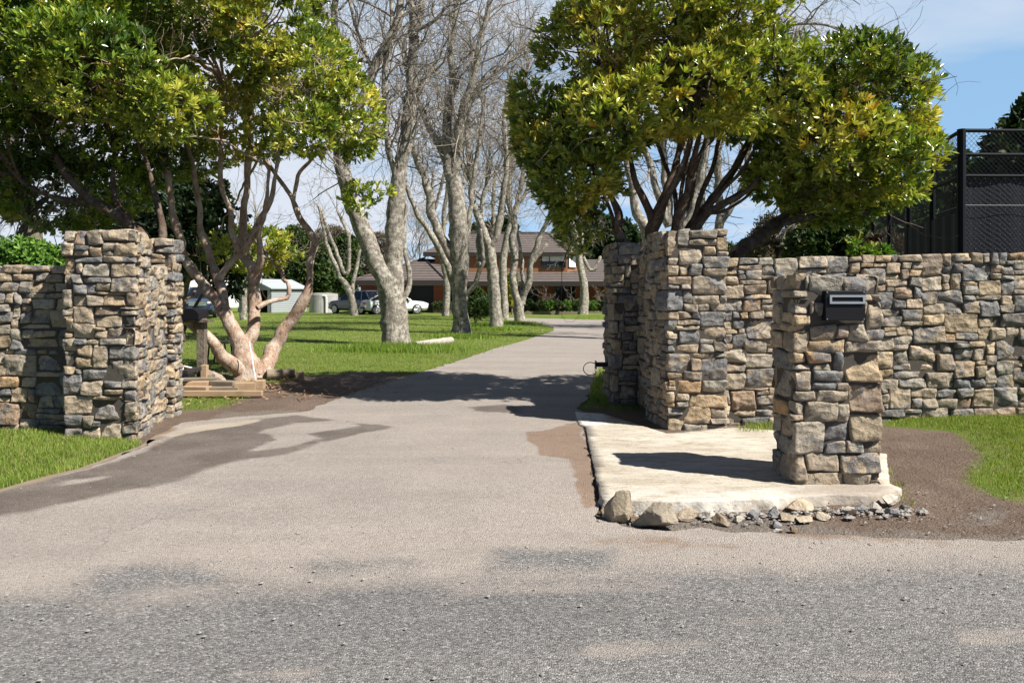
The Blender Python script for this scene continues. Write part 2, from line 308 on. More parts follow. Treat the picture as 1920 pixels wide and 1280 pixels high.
M['black'] = simple('black_powder_coat', (0.007, 0.007, 0.009), 0.5, 0.1, 20, 0.25)
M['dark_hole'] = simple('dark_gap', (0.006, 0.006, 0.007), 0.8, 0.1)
M['steel'] = simple('brushed_steel', (0.62, 0.62, 0.63), 0.28, 0.08, 40, 0.5, 0.9)
M['fence'] = simple('black_steel', (0.007, 0.009, 0.013), 0.7, 0.1, 20, 0.12)
M['cloth'] = simple('shade_cloth', (0.016, 0.019, 0.026), 0.8, 0.25, 30, 0.2)
M['wire'] = simple('coated_wire', (0.012, 0.014, 0.02), 0.6, 0.2, 30, 0.2)
M['wire_and_glint'] = simple('bare_wire_and_glint', (0.22, 0.22, 0.23), 0.5, 0.1, 30, 0.3, 0.0)  # tension wire, and the pale tone of the painted wire glints
M['rock'] = None
M['fascia'] = simple('brown_fascia', (0.03, 0.024, 0.022), 0.5)
M['glass'] = simple('dark_window_glass', (0.012, 0.014, 0.018), 0.06, 0.1, 2, 0.6)
M['curtain'] = simple('white_curtain', (0.72, 0.72, 0.72), 0.9, 0.08, 8)
M['frame'] = simple('bronze_frame', (0.02, 0.018, 0.017), 0.4)
M['garage'] = simple('charcoal_door', (0.020, 0.021, 0.024), 0.5)
M['shed'] = m_corr('pale_cladding', (0.34, 0.37, 0.39), 2.2); M['shed_roof'] = m_corr('pale_sheet_roof', (0.38, 0.41, 0.44), 3)
M['tank'] = simple('weathered_concrete', (0.34, 0.335, 0.32), 0.9, 0.4, 2.5, 0.2, 0, 0.3)
M['white'] = simple('white_paint', (0.78, 0.78, 0.77), 0.35, 0.04, 3)
M['car_white'] = simple('white_car_paint', (0.74, 0.75, 0.76), 0.22, 0.03, 2, 0.6)
M['car_blue'] = simple('slate_blue_car_paint', (0.055, 0.075, 0.115), 0.25, 0.06, 2, 0.6)
M['car_navy'] = simple('dark_navy_car_paint', (0.028, 0.042, 0.082), 0.25, 0.06, 2, 0.6)
M['tyre'] = simple('tyre_rubber', (0.016, 0.016, 0.017), 0.85); M['rim'] = simple('alloy_rim', (0.42, 0.42, 0.44), 0.35, 0.05, 8, 0.5, 0.7)
M['lamp_white'] = simple('headlamp_lens', (0.7, 0.72, 0.75), 0.12, 0.05, 5, 0.7); M['lamp_red'] = simple('tail_lamp_lens', (0.35, 0.012, 0.012), 0.15, 0.05, 5, 0.7)
M['wood_new'] = m_wood('fresh_sawn_wood', (0.27, 0.18, 0.11), (0.46, 0.335, 0.22)); M['wood_old'] = m_wood('weathered_wood', (0.16, 0.125, 0.09), (0.30, 0.245, 0.185))
M['wood_grey'] = m_wood('silvered_wood', (0.30, 0.27, 0.235), (0.46, 0.42, 0.37))
M['orange'] = simple('orange_plastic', (0.55, 0.10, 0.03), 0.4); M['terracotta'] = simple('terracotta', (0.34, 0.11, 0.05), 0.8)
M['concrete'] = simple('grey_concrete', (0.33, 0.31, 0.28), 0.9, 0.25, 12, 0.2, 0, 0.3)
M['kerb'] = simple('dirty_kerb_concrete', (0.20, 0.16, 0.12), 0.9, 0.3, 9, 0.2, 0, 0.3)
M['pebble'] = simple('grey_pebble', (0.26, 0.245, 0.225), 0.85, 0.45, 15, 0.2)

# ------------------------------------------------------------------ ground sheets
def sdpoly(P, poly):
    """signed distance (inside positive) of points P (n,2) to a polygon"""
    poly = np.asarray(poly, float); n = len(poly); d = np.full(len(P), 1e9); ins = np.zeros(len(P), bool)
    for i in range(n):
        a = poly[i]; b = poly[(i + 1) % n]; e = b - a; q = P - a
        t = np.clip((q @ e) / max(e @ e, 1e-12), 0, 1); d = np.minimum(d, np.linalg.norm(q - t[:, None] * e, axis=1))
        c = ((a[1] > P[:, 1]) != (b[1] > P[:, 1]))
        with np.errstate(divide='ignore', invalid='ignore'):
            xi = (b[0] - a[0]) * (P[:, 1] - a[1]) / (b[1] - a[1] if b[1] != a[1] else 1e-12) + a[0]
        ins ^= c & (P[:, 0] < xi)
    return np.where(ins, d, -d)
def gp(*pix): return [G(*p) for p in pix]
def rough_edge(poly, step=0.12, amp=0.04, fr=2.3, seed=0):
    out = []; n = len(poly)
    for i in range(n):
        a = Vector(poly[i] + (0,)); b = Vector(poly[(i + 1) % n] + (0,)); L = (b - a).length; k = max(1, int(L / (step if max(a.y, b.y) < 20 else step * 6)))
        nn = Vector((-(b - a).y, (b - a).x, 0)).normalized()
        for j in range(k):
            p = a.lerp(b, j / k); o = amp * (mnoise.noise(p * fr + Vector((seed, 0, 0))) + 0.5 * mnoise.noise(p * fr * 3.1)); p = p + nn * o; out.append((p.x, p.y))
    return out
def sheet(name, poly, dz, mat, near=0.12, attrs=None, kind='structure', zf=None):
    """one draped sheet with the given outline"""
    rnd = np.random.RandomState(5)
    P = np.array(poly); x0, y0 = P.min(0); x1, y1 = P.max(0); pts = []
    ys = [y0]
    while ys[-1] < y1: ys.append(ys[-1] + (near if ys[-1] < 13 else near * (ys[-1] / 13) ** 2))
    for y in ys:
        st = near if y < 13 else near * (y / 13) ** 1.5
        xs = np.arange(max(x0, -14), min(x1, 14), st) if y < 13 else np.arange(x0, x1, st)
        pts.append(np.stack([xs + rnd.uniform(-.2, .2, len(xs)) * st, np.full(len(xs), y) + rnd.uniform(-.2, .2, len(xs)) * st], 1))
    pts = np.concatenate(pts); pts = pts[sdpoly(pts, poly) > near * 0.4]
    allp = [Vector(p) for p in poly] + [Vector(p) for p in pts]; n = len(poly)
    v, e, f, *_ = delaunay_2d_cdt(allp, [(i, (i + 1) % n) for i in range(n)], [], 1, 1e-5)
    V = np.array([(q.x, q.y) for q in v]); z = (zf or gz)(V[:, 0], V[:, 1]) + (dz if zf else dz - (dz + .0038) * (1 - sst(4.25, 4.7, V[:, 1])))
    F_ = np.array([t for t in f if len(t) == 3]); cen = V[F_].mean(1); F_ = F_[sdpoly(cen, poly) > -1e-4]
    a = V[F_]; cr_ = (a[:, 1, 0]-a[:, 0, 0])*(a[:, 2, 1]-a[:, 0, 1]) - (a[:, 1, 1]-a[:, 0, 1])*(a[:, 2, 0]-a[:, 0, 0]); F_[cr_ < 0] = F_[cr_ < 0][:, ::-1]
    at = {k: fn(V) for k, fn in (attrs or {}).items()}
    return tag(npmesh(name, np.column_stack([V, z]), [F_], mat, attrs=at, smooth=True), kind=kind)
_wc = {}
def warp(V):
    key = (len(V), float(V[0, 0]), float(V[-1, 1]))
    if key not in _wc:
        _wc[key] = np.array([[mnoise.noise(Vector((x * 1.3, y * 1.3, 1))) * .22 + mnoise.noise(Vector((x * 4, y * 4, 5))) * .09, mnoise.noise(Vector((x * 1.3, y * 1.3, 11))) * .22 + mnoise.noise(Vector((x * 4, y * 4, 15))) * .09] if y < 16 else [0, 0] for x, y in V])
    return V + _wc[key]
def soft(poly, wdt, wp=.7): return lambda V: sst(-wdt, wdt, sdpoly(V + (warp(V) - V) * wp, poly))
def union(*fs): return lambda V: np.max([f(V) for f in fs], 0)

left_turf = gp((-500, 800), (0, 805), (117, 805), (262, 815), (262, 836), (150, 877), (0, 917), (-200, 975), (-700, 1075))
right_turf = gp((1655, 797), (1790, 808), (1838, 855), (1800, 892), (1850, 926), (1925, 940), (2150, 965), (2600, 985), (2600, 730), (1655, 760))
GX = np.unique(np.concatenate([np.arange(-8, 8.01, 0.11), np.arange(-30, -8, 0.8), np.arange(8.3, 30, 0.8), np.linspace(-1200, -32, 24), np.linspace(32, 1200, 24)]))
GY = np.unique(np.concatenate([np.arange(4.5, 16, 0.11), np.arange(16, 62, 0.4), np.linspace(64, 1500, 26)]))
XX, YY = np.meshgrid(GX, GY); P2 = np.stack([XX.ravel(), YY.ravel()], 1)
bare = [gp((350, 772), (420, 766), (470, 742), (560, 706), (690, 694), (775, 702), (700, 726), (600, 770), (450, 782)),
        gp((430, 762), (500, 728), (590, 725), (560, 760)), gp((340, 690), (520, 690), (540, 735), (340, 740))]
def grassmask(P):
    g = np.maximum(sst(-.12, .15, sdpoly(P, left_turf)), sst(-.35, .35, sdpoly(P, right_turf)))
    far = sst(9.2, 10.2, P[:, 1]) * 0.95
    far = far * (1 - 0.9 * sst(-.4, .4, sdpoly(P, bare[0]))) * (1 - 0.55 * sst(-.4, .4, sdpoly(P, bare[1]))) * (1 - 0.5 * sst(-.5, .5, sdpoly(P, bare[2])))
    strip = gp((1085, 770), (1110, 735), (1140, 680), (1180, 640), (1500, 640), (1600, 760))
    return np.clip(np.maximum(g, far), 0, 1) * (1 - 0.4 * sst(-.2, .2, sdpoly(P, strip)))
nx, ny = len(GX), len(GY); ii = np.arange(nx * ny).reshape(ny, nx)
Fg = np.stack([ii[:-1, :-1], ii[:-1, 1:], ii[1:, 1:], ii[1:, :-1]], -1).reshape(-1, 4)
zz = gz(P2[:, 0], P2[:, 1]); wob = np.array([mnoise.noise(Vector((x * 0.8, y * 0.8, 3))) * 0.012 + mnoise.noise(Vector((x * 4, y * 4, 7))) * 0.006 if y < 16 else 0 for x, y in P2])
tag(npmesh('ground', np.column_stack([P2, zz + wob - 0.012]), [Fg], M['ground'], smooth=True, attrs={'grass': grassmask(P2), 'dusty': np.max([soft(gp((1100, 960), (1300, 962), (1480, 972), (1620, 1000), (1920, 1004), (2700, 1020), (2700, 1090), (1100, 1060)), .22)(P2), .8 * soft(gp((1790, 955), (1870, 950), (1890, 985), (1800, 985)), .2)(P2), .7 * soft(gp((300, 830), (430, 770), (560, 765), (600, 775), (400, 800)), .2)(P2)], 0)}), kind='structure')

wet_p = gp((-300, 1010), (0, 925), (130, 886), (268, 845), (330, 818), (460, 786), (560, 778), (650, 792), (745, 799), (610, 828), (470, 862), (330, 896), (170, 936), (0, 968), (-300, 1050))
dry_p = [gp((80, 912), (215, 888), (205, 902), (110, 916)), gp((445, 850), (540, 838), (610, 822), (570, 814), (680, 800), (640, 792), (560, 792), (500, 808), (520, 824)), gp((300, 815), (400, 793), (480, 786), (440, 800), (330, 818))]
soil_l = gp((280, 845), (345, 790), (560, 772), (640, 745), (720, 722), (790, 700), (700, 705), (300, 770))
soil_s = gp((985, 812), (1090, 790), (1100, 830), (1132, 945), (1105, 955), (1075, 900), (1062, 862), (1000, 856))
soil_v = gp((1470, 965), (1700, 930), (1920, 985), (2200, 1000), (1920, 1012), (1620, 1018), (1450, 1000))
dampm = gp((870, 765), (960, 758), (990, 775), (900, 772))
sand1 = gp((1040, 985), (1300, 1000), (1500, 1035), (1250, 1045), (1050, 1020))
def dustf(V):
    edge = 4.35 + 0.10 * V[:, 0] - 0.02 * V[:, 0] ** 2 * (V[:, 0] > 0)
    d = sst(edge - 0.85, edge + 0.75, V[:, 1]); s = np.zeros(len(V))
    for q in (gp((400, 1260), (560, 1245), (640, 1275), (480, 1282)), gp((1330, 1155), (1500, 1150), (1450, 1168), (1330, 1170)), gp((1500, 1262), (1720, 1256), (1730, 1268), (1500, 1274)), gp((1060, 1200), (1300, 1190), (1380, 1215), (1100, 1240)), gp((880, 1100), (1250, 1085), (1300, 1105), (900, 1118)), gp((1780, 1180), (1950, 1170), (1960, 1200), (1800, 1215))):
        s = np.maximum(s, 0.62 * sst(-.12, .12, sdpoly(V, q)))
    dk = np.zeros(len(V))
    for q in (gp((160, 1060), (360, 1050), (420, 1085), (180, 1110)), gp((560, 1050), (780, 1040), (800, 1060), (600, 1075)), gp((900, 1020), (1160, 1030), (1120, 1060), (930, 1060))):
        dk = np.maximum(dk, 0.42 * sst(-.15, .15, sdpoly(V, q)))
    return np.clip(np.maximum(d * 0.88 - dk, s) + 0.06, 0, 1)
seal_at = {'dust': dustf, 'wet': lambda V: np.maximum(soft(wet_p, .10)(V) * (1 - np.max([soft(q, .08)(V) for q in dry_p], 0)), 0.8 * soft(dampm, .08)(V)), 'soil': union(soft(soil_l, .3), soft(soil_s, .08, .45), soft(soil_v, .25), lambda V: 0.55 * soft(sand1, .3)(V)), 'pale': union(soft(dry_p[2], .12), lambda V: 0.45 * soft(dry_p[0], .08)(V))}
drive = gp((285, 820), (345, 792), (440, 782), (575, 771), (640, 744), (700, 723), (770, 703), (850, 680), (920, 656), (985, 638), (1036, 621), (1040, 614), (1010, 606.5), (985, 602.5), (950, 600)) + gp((950, 595.5), (1000, 596.5), (1060, 598), (1140, 600), (1260, 603), (1260, 622), (1200, 634), (1165, 655), (1140, 690), (1112, 735), (1085, 765), (1090, 792), (1105, 870), (1124, 950), (1122, 972), (1185, 990), (1300, 994), (1500, 1000), (1700, 1010), (1920, 1014), (2700, 1030)) + [(6.0, 4.2), (-6.5, 4.2)] + gp((-700, 1090), (-200, 985), (0, 925), (150, 884), (262, 841))
sheet('driveway', rough_edge(drive, 0.06, 0.07, 4.0), 0.004, M['seal'], 0.11, seal_at)
rx = np.linspace(-30, 30, 240); ry = np.linspace(0.6, 4.55, 40); RX, RY = np.meshgrid(rx, ry); RP = np.stack([RX.ravel(), RY.ravel()], 1)
jj = np.arange(RX.size).reshape(RX.shape); Fr = np.stack([jj[:-1, :-1], jj[:-1, 1:], jj[1:, 1:], jj[1:, :-1]], -1).reshape(-1, 4)
tag(npmesh('road', np.column_stack([RP, gz(RP[:, 0], RP[:, 1]) - 0.004]), [Fr], M['seal'], smooth=True, attrs={k: f(RP) for k, f in seal_at.items()}), kind='structure')
ke = [G(*p) for p in ((-700, 1082), (-200, 980), (0, 920), (150, 880), (264, 838), (300, 815))]
mb = MB()
fine = []
for a, b in zip(ke[:-1], ke[1:]):
    for j in range(12): fine.append(Vector(a).lerp(Vector(b), j / 12))
fine.append(Vector(ke[-1]))
for i in range(len(fine) - 1):
    a, b = fine[i], fine[i + 1]; n = Vector((-(b - a).y, (b - a).x)).normalized(); wa, wb = [0.035 + 0.02 * mnoise.noise(Vector((q.x * 4, q.y * 4, 1))) for q in (a, b)]
    z = lambda q: float(gz(q.x, q.y))
    q = [a - n * wa, b - n * wb, b + n * wb, a + n * wa]
    mb.prism([(k.x, k.y, z(k) - 0.08) for k in q], (0, 0, 0.084))
tag(mb.build('kerb_strip', M['kerb']), kind='structure')

# concrete pad with a broken front edge
slab_px = [(1078, 772), (1130, 775), (1250, 812), (1370, 800), (1448, 806), (1470, 830), (1660, 850), (1668, 905), (1690, 916), (1640, 928), (1560, 926), (1440, 934), (1330, 938), (1250, 938), (1170, 936), (1128, 934), (1108, 850), (1098, 800), (1086, 795)]
def pad_pt(p): y = (EYE - 0.115) * F / (p[1] - HOR); return ((p[0] - 960) / F * y, y)
pad = rough_edge([pad_pt(p) for p in slab_px], 0.035, 0.014, 11.0, 4)
P = np.array(pad)
wp = [pad_pt(p) for p in ((1078, 772), (1140, 764), (1140, 796), (1086, 797))]
front = [pad_pt(p) for p in ((1120, 925), (1690, 905), (1720, 960), (1120, 975))]
pz = lambda x, y: np.full(np.shape(x), 0.115) + 0.012 * sst(0, 1, 0)
pd = sheet('concrete_pad', pad, 0.0, M['slab'], 0.09, {'white': union(soft(wp, .05, .3), lambda V: 0.3 * soft(front, .10, .3)(V)), 'dirt': lambda V: soft([pad_pt(p) for p in ((1470, 915), (1660, 905), (1700, 935), (1500, 930))], .12)(V) * 0.8}, zf=pz)
bm = bmesh.new(); bm.from_mesh(pd.data)
rim = [e for e in bm.edges if e.is_boundary]
for dz_, out_, am in ((.012, .004, .006), (.035, .012, .03), (.06, .012, .035), (.07, .01, .03)):     # broken face of the pad, rougher towards the road
    r_ = bmesh.ops.extrude_edge_only(bm, edges=rim); vs_ = [g for g in r_['geom'] if isinstance(g, bmesh.types.BMVert)]; rim = [g for g in r_['geom'] if isinstance(g, bmesh.types.BMEdge) and all(v in vs_ for v in g.verts)]
    for v in vs_:
        fr2 = 1.0 if v.co.y < 5.75 else .25
        v.co.z -= dz_; v.co.x += fr2 * am * mnoise.noise(v.co * 13); v.co.y -= fr2 * (out_ + am * (mnoise.noise(v.co * 11) + .6 * mnoise.noise(v.co * 27)))
bmesh.ops.recalc_face_normals(bm, faces=bm.faces); bm.to_mesh(pd.data); bm.free()

# ------------------------------------------------------------------ dry stone masonry
PAL = [((0.355, 0.30, 0.238), 28, 0.46), ((0.33, 0.286, 0.233), 27, 0.48), ((0.315, 0.285, 0.245), 21, 0.51), ((0.36, 0.29, 0.208), 13, 0.44), ((0.37, 0.26, 0.16), 3, 0.42), ((0.28, 0.222, 0.178), 8, 0.47), ((0.195, 0.192, 0.192), 12, 0.57), ((0.255, 0.242, 0.228), 13, 0.55)]
def pack(ncol, nrow, rng, corners, cw, ch, big=1.0):
    H = [0] * ncol; out = []
    while True:
        lo = min(H)
        if lo >= nrow: break
        c0 = H.index(lo); c1 = c0
        while c1 < ncol and H[c1] == lo: c1 += 1
        n = c1 - c0; rem = nrow - lo
        t = rng.random()
        if t < 0.13 * big: a, b = rng.uniform(.24, .38), rng.uniform(.16, .25)
        elif t < 0.60: a, b = rng.uniform(.15, .31), rng.uniform(.09, .15)
        elif t < 0.82: a, b = rng.uniform(.14, .34), rng.uniform(.045, .08)
        else: a, b = rng.uniform(.08, .15), rng.uniform(.06, .13)
        wc = max(2, round(a / cw)); hc = max(2, round(b / ch))
        if wc > n: wc = n
        if n - wc in (1, 2): wc = n if n * cw < 0.45 else wc - 2
        wc = max(1, wc)
        for cn in corners:                            # no joint right on a corner: wrap the stone round it
            e = c0 + wc
            if abs(e - cn) <= 2 and e < c1 - 3: wc = min(n, cn + rng.choice((3, 4, 6)) - c0)
        if wc <= 3 and hc > 5: hc = rng.choice((2, 3, 4))
        for nb in ((H[c0 - 1] if c0 > 0 else None), (H[c0 + wc] if c0 + wc < ncol else None)):
            if nb is not None and 0 < nb - lo and abs(nb - lo - hc) <= 1: hc = nb - lo
        if rem - hc <= 2: hc = rem if rem * ch < 0.34 else rem // 2
        for c in range(c0, c0 + wc): H[c] = lo + hc
        out.append((c0, lo, wc, hc))
    return out
def stone_work(name, path, closed, ztop, label, cat, group, seed, zb=None, core_in=0.032, depth=0.12, group_tag=None, big=1.0):
    """stones laid along a ground path (anticlockwise seen from above, the outside on the right hand)"""
    rng = random.Random(seed); pts = [Vector(p) for p in path]
    if closed: pts = pts + [pts[0]]
    seg = [(pts[i + 1] - pts[i]).length for i in range(len(pts) - 1)]; cum = [0]
    for L in seg: cum.append(cum[-1] + L)
    dirs = [(pts[i + 1] - pts[i]).normalized() for i in range(len(seg))]; nrm = [Vector((d.y, -d.x)) for d in dirs]
    L = cum[-1]; cw = L / round(L / 0.03); ncol = round(L / cw)
    zt = ztop if callable(ztop) else (lambda s: ztop)
    zbm = min(float(gz(p.x, p.y)) for p in pts) - 0.06 if zb is None else zb
    htop = max(zt(0), zt(L)); ch = 0.03; nrow = round((htop - zbm) / ch); ch = (htop - zbm) / nrow
    def at(s, rc):
        s = min(max(s, 0), L); i = 0
        while i < len(seg) - 1 and s > cum[i + 1]: i += 1
        p = pts[i] + dirs[i] * (s - cum[i]); n = nrm[i]
        for j in range(1, len(seg)):
            d = s - cum[j]
            if abs(d) < rc:
                t = (d + rc) / (2 * rc); A = pts[j] - dirs[j - 1] * rc; C = pts[j] + dirs[j] * rc; B = pts[j]
                p = A * (1 - t) ** 2 + B * 2 * t * (1 - t) + C * t * t; n = (nrm[j - 1] * (1 - t) + nrm[j] * t).normalized()
        return p, n
    corner_cols = [round(c / cw) for c in cum[1:-1]]
    V, Fc, C = [], [], []
    tot = sum(p[1] for p in PAL)
    for (c0, r0, wc, hc) in pack(ncol, nrow, rng, corner_cols, cw, ch, big):
        s0, s1 = c0 * cw, (c0 + wc) * cw; z0, z1 = zbm + r0 * ch, zbm + (r0 + hc) * ch
        wd, ht = s1 - s0, z1 - z0; sm_ = min(wd, ht)
        gap = rng.uniform(.002, .007); rnd = min(rng.uniform(.006, .018), sm_ * .25); rc = rng.uniform(.012, .045)
        jut = max(-.016, min(.022, rng.gauss(0.0, 0.011))); tu, tv = rng.uniform(-.035, .035), rng.uniform(-.06, .045)
        cr = rng.uniform(.0, .36); cj = [(rng.uniform(-.018, .018), rng.uniform(-.015, .015)) for _ in range(4)]
        if sm_ < .08: cj = [(a * .6, b * .5) for a, b in cj]
        k = rng.random() * tot
        for bc, wt, ga in PAL:
            k -= wt
            if k <= 0: break
        f = rng.uniform(.9, 1.28); hs = rng.uniform(-.02, .02); bc = (bc[0] * f * 1.03 + hs, bc[1] * f, bc[2] * f * .93 - hs * .6); al = ga + rng.uniform(-.12, .10)
        us = [i / max(3, round(wd / .028)) for i in range(max(3, round(wd / .028)) + 1)]
        e_ = rnd / wd; us = sorted(set([0, e_ * .25, e_] + [u for u in us if e_ < u < 1 - e_] + [1 - e_, 1 - e_ * .25, 1]))
        for cc in cum[1:-1]:
            if s0 < cc < s1: us = sorted(set(us + [(cc + q * rc - s0) / wd for q in (-1, -.5, 0, .5, 1) if 0 < (cc + q * rc - s0) / wd < 1]))
        nv = max(3, round(ht / .028)); e2 = rnd / ht; vs = sorted(set([0, e2 * .25, e2] + [i / nv for i in range(nv + 1) if e2 < i / nv < 1 - e2] + [1 - e2, 1 - e2 * .25, 1]))
        us = [us[0]] + us + [us[-1]]; vs = [vs[0]] + vs + [vs[-1]]                 # doubled ends become the stone's sides
        nu_, nv_ = len(us), len(vs); base = len(V); sd_ = rng.uniform(0, 100)
        pl = [(rng.uniform(-.5, .5), rng.uniform(-.7, .7), rng.uniform(.0, .022)) for _ in range(rng.choice((1, 2, 3, 3)))]
        for jv, v in enumerate(vs):
            for iu, u in enumerate(us):
                a, b = u * 2 - 1, v * 2 - 1
                q = 1 - cr * 0.16 * (a * a * b * b); aa, bb = a * q, b * q
                ox = (cj[0][0] * (1 - u) * (1 - v) + cj[1][0] * u * (1 - v) + cj[2][0] * u * v + cj[3][0] * (1 - u) * v)
                oz = (cj[0][1] * (1 - u) * (1 - v) + cj[1][1] * u * (1 - v) + cj[2][1] * u * v + cj[3][1] * (1 - u) * v)
                S = (s0 + s1) / 2 + aa * (wd / 2 - gap) + ox; Z = (z0 + z1) / 2 + bb * (ht / 2 - gap) + oz
                nvv = Vector((S * 7 + sd_, Z * 7, sd_)); S += .008 * mnoise.noise(nvv * 1.3); Z += .008 * mnoise.noise(nvv * 1.3 + Vector((9, 9, 9)))
                ed = (1 - abs(a)) * wd / 2; ev = (1 - abs(b)) * ht / 2
                o = 0
                for e in (ed, ev):
                    if e < rnd: o -= rnd - math.sqrt(max(0, rnd * rnd - (rnd - e) ** 2))
                o += jut + tu * a * wd * .5 + tv * b * ht * .5 + .014 * mnoise.noise(nvv) + .010 * mnoise.noise(nvv * 2.9) + .005 * mnoise.noise(nvv * 6.3)
                ch_ = min([0] + [(c_ + A_ * (a * wd / 2) + B_ * (b * ht / 2)) for A_, B_, c_ in pl]); o += max(-.028, ch_ * 0.6)
                side = iu in (0, nu_ - 1) or jv in (0, nv_ - 1)
                if side: o = -depth
                p, n = at(S, rc); ztv = zt(S) / htop if False else 1
                zz_ = Z
                if callable(ztop): zz_ = zbm + (Z - zbm) * (zt(S) - zbm) / (htop - zbm)
                V.append((p.x + n.x * o, p.y + n.y * o, zz_)); C.append(bc + (al,))
        for jv in range(nv_ - 1):
            for iu in range(nu_ - 1):
                i0 = base + jv * nu_ + iu; Fc.append((i0, i0 + 1, i0 + nu_ + 1, i0 + nu_))
    o = npmesh(name, V, [np.array(Fc)], M['stone'], colr=np.array(C), smooth=True)
    tag(o, label, cat, group)
    # earth and rubble core seen in the joints
    mb = MB()
    inner = []
    m = len(pts) - 1 if closed else len(pts)
    for i in range(m):
        if closed: n = nrm[i - 1] + nrm[i]
        else: n = (nrm[max(i - 1, 0)] + nrm[min(i, len(nrm) - 1)])
        n = n / max(n.length_squared / 2, 1e-6) if n.length > 1e-6 else n
        inner.append(pts[i] - n * core_in)
    if closed:
        mb.prism([(q.x, q.y, zbm) for q in inner], (0, 0, htop - 0.03 - zbm))
    else:
        for i in range(len(inner) - 1):
            a, b = inner[i], inner[i + 1]; n = nrm[i] * 0.30
            quad = [a, b, b - n, a - n]; zs = [zt(cum[i]) - .03, zt(cum[i + 1]) - .03]
            mb.add([(q.x, q.y, zbm) for q in quad] + [(quad[0].x, quad[0].y, zs[0]), (quad[1].x, quad[1].y, zs[1]), (quad[2].x, quad[2].y, zs[1]), (quad[3].x, quad[3].y, zs[0])], [(0,3,2,1),(4,5,6,7),(0,1,5,4),(1,2,6,5),(2,3,7,6),(3,0,4,7)])
    mb.build('joint_filling', M['core'], o, local=True)
    return o
def quad_path(fl, fr, back):
    """closed path: front-left, front-right, then the back corners"""
    fl, fr, b = Vector(fl), Vector(fr), Vector(back); return [(fl + fr) / 2 + b, fl + b, fl, fr, fr + b]
PG = 'stone gate pillars'
# letterbox pillar
stone_work('stone_pillar', quad_path((2.18, 5.93), (2.87, 5.93), (0.0, 0.52)), True, 1.738, 'low stone pillar with a black letterbox set in its face', 'pillar', PG, 11, zb=0.09, big=1.7)
# right gate
stone_work('stone_pillar', quad_path((1.695, 8.40), (2.365, 8.40), (-0.10, 0.85)), True, 2.29, 'tall sunlit stone pillar at the driveway end of the long right wall', 'pillar', PG, 22, big=1.2)
stone_work('stone_pillar', quad_path((1.36, 10.35), (2.05, 10.45), (-0.07, 0.62)), True, 2.27, 'shaded stone pillar at the inner end of the right gateway', 'pillar', PG, 23)
stone_work('stone_wall', [(1.70, 10.40), (1.80, 9.20)], False, lambda s: 2.03, 'shaded low stone wall joining the two right gateway pillars', 'wall', 'stone gateway walls', 24)
stone_work('stone_wall', [(2.33, 8.72), (9.5, 8.95)], False, lambda s: 1.985 + 0.022 * s, 'long sunlit stone wall behind the letterbox pillar', 'wall', 'stone boundary walls', 25, big=1.45)
# left gate
stone_work('stone_pillar', quad_path((-4.60, 7.86), (-3.815, 7.80), (-0.10, 0.52)), True, 2.235, 'broad stone pillar facing the road beside the left grass', 'pillar', PG, 31, big=1.5)
stone_work('stone_pillar', quad_path((-4.75, 9.25), (-4.075, 9.25), (-0.06, 0.42)), True, 2.245, 'stone pillar at the inner end of the left gateway, beside the timber', 'pillar', PG, 32)
stone_work('stone_wall', [(-3.98, 8.30), (-4.16, 9.30)], False, lambda s: 1.90, 'short stone wall joining the two left gateway pillars', 'wall', 'stone gateway walls', 33)
stone_work('stone_wall', [(-11.0, 8.25), (-4.55, 8.20)], False, lambda s: 1.895, 'stone boundary wall running off behind the left grass', 'wall', 'stone boundary walls', 34)

# letterbox
lb = empty('letterbox', W(1586, 598, 5.90), 'black letterbox with a silver slot set into the stone pillar', 'letterbox')
yb = 5.888
def px_box(mb, x0, y0, x1, y1, Y, d0, d1):
    a = W(x0, y1, Y); b = W(x1, y0, Y); mb.box(a.x, b.x, Y + d0, Y + d1, a.z, b.z)
mb = MB(); px_box(mb, 1548, 545, 1623, 601, yb, 0.0, 0.14); mb.build('face_plate', M['black'], lb, bevel=0.004)
mb = MB()
for q in ((1555, 553, 1621, 557), (1555, 565.5, 1621, 569.5), (1555, 557, 1559, 565.5), (1617, 557, 1621, 565.5)): px_box(mb, *q, yb, -0.012, 0.004)
mb.build('slot_frame', M['steel'], lb)
mb = MB(); px_box(mb, 1559, 557, 1617, 565.5, yb, -0.002, 0.003); mb.build('slot_flap', M['dark_hole'], lb)
for q in ((1551, 548), (1620, 548), (1551, 598), (1620, 598)): p = W(*q, yb); mb = MB(); mb.tube([(p.x, yb + .002, p.z), (p.x, yb - .003, p.z)], .0045, 10); mb.build('screw', M['steel'], lb)

